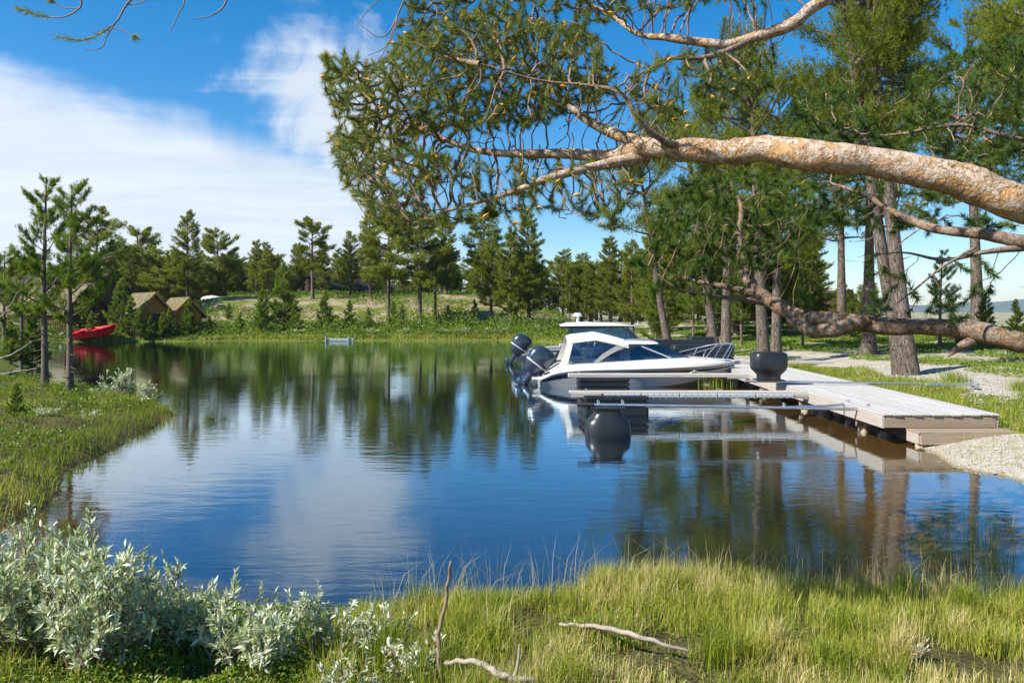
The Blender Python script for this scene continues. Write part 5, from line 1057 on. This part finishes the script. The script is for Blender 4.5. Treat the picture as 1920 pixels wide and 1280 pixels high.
# far shore: heath, low birch and willow scrub in one mass, pale sedge at the waterline
X, Y, z, s = scatter(150000, -44, 6, 52, 84, .15, 26, lambda X, Y, s: (rng.random(len(X)) < np.where(s < 7.5, .9, .45 * sst(vnoise(X * .35, Y * .35, 41), .45, .7) + .45 * sst(Y, 77, 80))))
cl = vnoise(X * .55, Y * .55, 42) * .6 + vnoise(X * 1.6, Y * 1.6, 43) * .5; hgt = np.where(s < 7.5, 1.7 * sst(cl, .36, .85) * sst(s, .2, 1.6), .65 * cl) * rng.random(len(X)) + .03
hm = MB(); d = rng.normal(0, 1, (len(X), 3)); d[:, 2] = np.abs(d[:, 2]) + .2; leaves(hm, np.stack([X, Y, z + hgt], 1), d, .17, .11, 0, np.clip(rng.normal(.42, .2, len(X)) + .7 * (vnoise(X * .9, Y * .9, 44) - .5), 0, .88))
tag(hm.build('shore_scrub', MAT['herb']), 'low green scrub and heath along the far shore', 'scrub', kind='stuff')
X, Y, z, s = scatter(60000, -40, 6, 50, 62, .0, .9); gm = MB(); grass(gm, np.stack([X, Y, z], 1), rng.uniform(.08, .26, len(X)), .035, .4, 0, np.clip(rng.normal(.66, .15, len(X)), 0, 1))
tag(gm.build('shore_sedge', MAT['grass']), 'pale sedge fringe at the far waterline', 'grass', kind='stuff')
# right shore
X, Y, z, s = scatter(260000, 6.5, 16, 9.5, 30, .25, 12, lambda X, Y, s: (X - 6.2 - .038 * (Y - 12.5) > 1.97) & (rng.random(len(X)) < np.where(X - .038 * (Y - 12.5) < 9.9 + 1.6 * (vnoise(X, Y, 51) - .5), .55, .035 * sst(vnoise(X * .9, Y * .9, 52), .45, .7)) * (1 - .95 * (Y < 11.6))))
gm = MB(); grass(gm, np.stack([X, Y, z - .01], 1), (.07 + .16 * vnoise(X * 1.3, Y * 1.3, 53)) * rng.uniform(.5, 1.4, len(X)), .009, .4, 0, np.clip(rng.normal(.36, .15, len(X)) + (rng.random(len(X)) < .12) * .4, 0, 1))
for cx, cy in ((11.35, 16.6), (9.0, 22.5), (10.5, 15.0), (8.5, 20.2), (10.9, 18.4), (11.8, 14.3), (9.2, 11.4)):
    n = 260; a_ = rng.normal(0, .16, (n, 2)); zz = ground(cx + a_[:, 0], cy + a_[:, 1])[0]; grass(gm, np.stack([cx + a_[:, 0], cy + a_[:, 1], zz], 1), rng.uniform(.15, .36, n), .010, .45, 0, rng.normal(.3, .12, n))
X, Y, z, s = scatter(2600, 6.0, 9.5, 8.2, 12.6, .0, 3.0); grass(gm, np.stack([X, Y, z], 1), rng.uniform(.03, .12, len(X)), .006, .5, 0, rng.normal(.5, .2, len(X)))
tag(gm.build('shore_grass', MAT['grass']), 'green grass strip between the dock and the pale gravel', 'grass', kind='stuff')
X, Y, z, s = scatter(260000, 7.5, 34, 17, 62, 2.0, 40, lambda X, Y, s: (X < .72 * Y) & (vnoise(X * .45, Y * .45, 54) + .25 * vnoise(X * 2, Y * 2, 55) + .3 * sst(Y, 26, 36) + .2 * sst(X, 13, 16) > .84)); hm = MB(); d = rng.normal(0, 1, (len(X), 3)); d[:, 2] = np.abs(d[:, 2]) + .2
leaves(hm, np.stack([X, Y, z + rng.random(len(X)) * .10 * vnoise(X * 3, Y * 3, 56)], 1), d, .055 + .0009 * Y, .036 + .0006 * Y, 0, np.clip(rng.normal(.62, .2, len(X)), 0, .88))
tag(hm.build('heath_cover', MAT['herb']), 'low mossy heath patches between the trunks of the right hand grove', 'ground cover', kind='stuff')
pm = MB(); X, Y, z, s = scatter(9000, 6.2, 12.5, 8.0, 24, -.1, 6, lambda X, Y, s: (X - 6.2 - .038 * (Y - 12.5) > 2.1) | (Y < 12.0)); octv = np.array([(1, 0, 0), (0, 1, 0), (-1, 0, 0), (0, -1, 0), (0, 0, .6), (0, 0, -.6)])
sz_ = np.exp(rng.normal(-4.15, .5, len(X)))[:, None, None]; V = octv[None] * sz_ * rng.uniform(.7, 1.3, (len(X), 6, 1)); V = V + np.stack([X, Y, z + .006], 1)[:, None]; q = np.arange(len(X))[:, None, None] * 6
pm.add(V.reshape(-1, 3), (np.array([[0, 1, 4], [1, 2, 4], [2, 3, 4], [3, 0, 4], [1, 0, 5], [2, 1, 5], [3, 2, 5], [0, 3, 5]])[None] + q).reshape(-1, 3)); tag(pm.build('gravel', MAT['pebble']), 'pale pebbles strewn over the right shore', 'gravel', kind='stuff')
# reeds standing in the water
for cx, cy, n, hh, lab in ((4.42, 6.95, 46, .50, 'tall thin reed clump in the shallows near the right edge'), (4.02, 6.75, 14, .62, 'few slender reeds left of the tall reed clump'), (5.95, 22.2, 160, .42, 'reed patch in the water beside the bow of the white boat'), (-6.9, 14.9, 60, .30, 'thin reeds at the tip of the left bank')):
    q_ = MB(); a_ = rng.normal(0, .10 if n < 100 else .28, (n, 2)); grass(q_, np.stack([a_[:, 0], a_[:, 1], np.full(n, -.25)], 1), rng.uniform(.5, 1.1, n) * hh + .25, .006 if n < 100 else .012, .12, 0, rng.uniform(.3, .8, n)); o = q_.build('reed_clump', MAT['grass']); o.location = (cx, cy, 0); tag(o, lab, 'reeds', 'reed clumps in the water')

def willow(loc, h, spread, stems, nleaf, L, lab, seed, catkins=0, bare=.35, lean=(0, 0), w=.30):
    global rng
    keep = rng; rng = np.random.default_rng(seed); e_ = empty('willow_shrub', loc, 0, lab, 'shrub', 'silver willow shrubs'); T = MB(); K = MB(); pos = []; dr = []
    for k in range(stems):
        a_ = rng.uniform(0, 6.28); r_ = spread * math.sqrt(rng.random()); tip = np.array([math.cos(a_) * r_ + lean[0], math.sin(a_) * r_ * .8 + lean[1], h * rng.uniform(.6, 1.0) * (1 - .3 * (r_ / spread) ** 2)])
        b0 = np.array([tip[0] * .2, tip[1] * .2, -.03]) + rng.normal(0, .03, 3) * [1, 1, 0]; mid = (b0 + tip) * .5 + rng.normal(0, .10 * h, 3) * [1, 1, .3]
        q = spline([b0, (b0 + mid) / 2 + rng.normal(0, .03, 3), mid, (mid + tip) / 2 + rng.normal(0, .03, 3), tip], 16); T.tube(q, np.linspace(.0075, .002, 16) * (h / .7) ** .5, 5, 0, cap=False)
        segs = [(q, bare)]
        for j in range(5):
            u = rng.uniform(.3, .9); p0 = q[int(u * 15)]; d = unit(unit(tip - b0) + rng.normal(0, .55, 3)); Lb = h * rng.uniform(.14, .34); bq = np.array([p0 + d * Lb * t_ + np.array([0, 0, .25 * Lb * t_ * t_]) for t_ in np.linspace(0, 1, 6)]); T.tube(bq, np.linspace(.0035, .0014, 6), 4, 0, cap=False); segs.append((bq, .2))
        for q_, lo in segs:
            m_ = max(4, int(nleaf / stems / 6)); u = rng.uniform(lo, 1, m_) * (len(q_) - 1); i_ = np.minimum(u.astype(int), len(q_) - 2); p = q_[i_] + (q_[i_ + 1] - q_[i_]) * (u - i_)[:, None]; ax = unit(q_[i_ + 1] - q_[i_]); d = unit(ax * .75 + rng.normal(0, .55, (m_, 3)) + np.array([0, 0, .25])); pos.append(p); dr.append(d)
    leaves(K, np.concatenate(pos), np.concatenate(dr), L, L * w, 0, None, .18, .05)
    T.build('stems', MAT['deadwood'] if bare > .4 else MAT['twig'], e_, kind='stuff'); K.build('foliage', MAT['willow'], e_, kind='stuff')
    if catkins:
        q_ = MB()
        for k in range(catkins):
            p = np.concatenate(pos)[rng.integers(0, sum(map(len, pos)))] * [.5, .5, 1]; p[2] = h * rng.uniform(.8, 1.02); d = unit(rng.normal(0, .4, 3) + [0, 0, 1]); q_.tube([p, p + d * .012, p + d * .03, p + d * .045], [.005, .009, .008, .002], 7)
        q_.build('catkins', MAT['catkin'], e_, kind='stuff')
    rng = keep; return e_
def at_px(px, py, Y): p = P(px, py, Y); return (p[0], Y, gz(p[0], Y))
for px, Y, top, spread, st, nl, L, ck, bare, lab in (
 (60, 4.1, 985, .42, 26, 4200, .060, 10, .3, 'largest silver willow, with catkins, in the near left corner'),
 (190, 3.9, 1006, .34, 20, 3000, .058, 0, .3, 'silver willow just right of the largest one'),
 (300, 4.3, 1048, .30, 17, 2200, .054, 0, .35, 'silver willow with rounded top above the blue water, left foreground'),
 (-20, 5.2, 960, .30, 12, 1500, .050, 0, .3, 'silver willow cut by the left edge behind the largest one'),
 (440, 4.0, 1098, .17, 10, 1000, .054, 0, .5, 'small willow with upright leaves, third clump from the left corner'),
 (508, 3.9, 1116, .17, 10, 900, .054, 0, .5, 'small willow between the upright one and the branching one'),
 (592, 4.1, 1082, .15, 8, 900, .040, 0, .6, 'branching willow with bare dark stems and a leafy head'),
 (705, 4.2, 1132, .20, 10, 700, .042, 0, .4, 'low willow left of the bare upright stick'),
 (770, 3.6, 1190, .16, 8, 330, .036, 0, .3, 'small grey willow at the foot of the bare stick'),
 (660, 3.45, 1225, .16, 8, 330, .036, 0, .3, 'lowest willow sprigs at the bottom edge'),
 (1720, 3.9, 1200, .05, 5, 60, .026, 0, .2, 'tiny silver willow seedling in the near grass')):
    l_ = at_px(px, 1200, Y); hgt = H - (top - HY) / F * Y - l_[2]; willow(l_, max(hgt, .09), spread, st, nl, L, lab, int(px) + 50, ck, bare)
for px, Y, top, spread, st, nl, L, bare, lab in (
 (225, 17.3, 680, .55, 8, 420, .085, .55, 'silver willow with a tall bare top on the left bank'), (262, 16.6, 712, .50, 8, 480, .08, .4, 'silver willow leaning over the tip of the left bank'), (200, 17.8, 722, .45, 8, 380, .08, .3, 'low silver willow at the foot of the slim pine pair'),
 (88, 13.2, 785, .26, 7, 260, .06, .3, 'small silver willow in the middle of the left bank'), (172, 14.2, 770, .22, 6, 200, .06, .3, 'pale willow tuft right of the middle of the left bank'), (30, 15.5, 760, .22, 6, 160, .06, .3, 'pale willow tuft near the left edge of the left bank')):
    l_ = at_px(px, 760, Y); hgt = H - (top - HY) / F * Y - l_[2]; willow(l_, max(hgt, .15), spread, st, nl, L, lab, int(px) + 900, 0, bare)
sp_b = far_tree(30, 712, 13.5, 'young1', 'tiny pine sapling on the left bank', 'pine thicket at the left', 'young_pine')
# pale willow scrub at the far waterline, each bush its own
for k, (px, top, Y, wh) in enumerate(((830, 618, 59.4, 'below the slender slope pine'), (868, 612, 59.6, 'below the umbrella crowned pine'), (905, 615, 59.8, 'below the narrow green pine'), (760, 622, 59.2, 'below the largest slope pine'), (700, 624, 59.0, 'right of the floating bench'), (1012, 606, 60.5, 'below the tall dark spire pine'), (940, 618, 60, 'at the end of the far shore'), (560, 622, 59.4, 'below the full conical pine'), (365, 622, 58.2, 'right of the orange huts'))):
    x = (px - CX) / F * Y; z0 = gz(x, Y); willow((x, Y, z0), max(.4, H - (top - HY) / F * Y - z0), .8, 10, 500, .16, 'grey-green willow bush at the far waterline ' + wh, 700 + k, 0, .1)
# sticks and fallen wood on the near bank
def stick(rows, lab, mat_='deadwood', extra=()):
    pts, rd = limb_path(rows); o_ = empty('dead_branch', tuple(pts[0]), 0, lab, 'branch'); mb_ = MB(); q = spline(np.column_stack([pts, rd]), 40); q[:, :3] += (np.stack([vnoise(np.arange(40) * .4, np.zeros(40), k) for k in (1, 2, 3)], 1) - .5) * .012; mb_.tube(q[:, :3] - pts[0], q[:, 3], 8, jit=.08); mb_.build('stem', MAT[mat_], o_)
    for r2 in extra: p2, d2 = limb_path(r2); q = spline(np.column_stack([p2, d2]), 18); mb_ = MB(); mb_.tube(q[:, :3] - pts[0], q[:, 3], 7, jit=.08); mb_.build('side_branch', MAT[mat_], o_)
stick([(833, 1285, 3.5, .011), (822, 1220, 3.5, .0105), (826, 1170, 3.5, .0095), (838, 1110, 3.5, .0085), (842, 1075, 3.5, .007), (845, 1050, 3.5, .006)], 'bare dark stick standing upright at the water edge', 'twig')
stick([(835, 1240, 3.5, .010), (880, 1238, 3.45, .012), (915, 1250, 3.4, .014), (945, 1268, 3.35, .016), (1000, 1272, 3.35, .010)], 'crooked fallen branch at the foot of the upright stick', 'deadwood', [[(965, 1266, 3.36, .009), (972, 1240, 3.36, .008), (974, 1208, 3.36, .005)]])
stick([(1050, 1168, 4.3, .009), (1100, 1172, 4.2, .011), (1160, 1182, 4.05, .014), (1220, 1200, 3.95, .012), (1290, 1218, 3.9, .006)], 'thin weathered branch lying in the near grass')
for k, rows in enumerate(([(-60, 690, 11, .018), (20, 665, 11, .012), (60, 640, 11, .006)], [(-60, 710, 11, .016), (10, 700, 11, .010), (70, 690, 11, .005)], [(-60, 640, 11, .016), (5, 590, 11, .010), (35, 545, 11, .005)])):
    stick(rows, ('pale dead twig rising at the left edge', 'pale dead twig lying level at the left edge', 'highest dead twig at the left edge')[k])

# ================================================================ AIR
m, gg, out = new_mat('thin_summer_haze'); pv = gg.n('ShaderNodeVolumePrincipled'); pv.inputs['Color'].default_value = (.80, .88, 1.0, 1); pv.inputs['Density'].default_value = .00012; pv.inputs['Anisotropy'].default_value = .2
gg.set(out.inputs['Volume'], pv.outputs[0])
mb = MB(); mb.box((0, 2550, 62.5), (11400, 5700, 135)); tag(mb.build('haze', m), None, None, None, 'stuff')
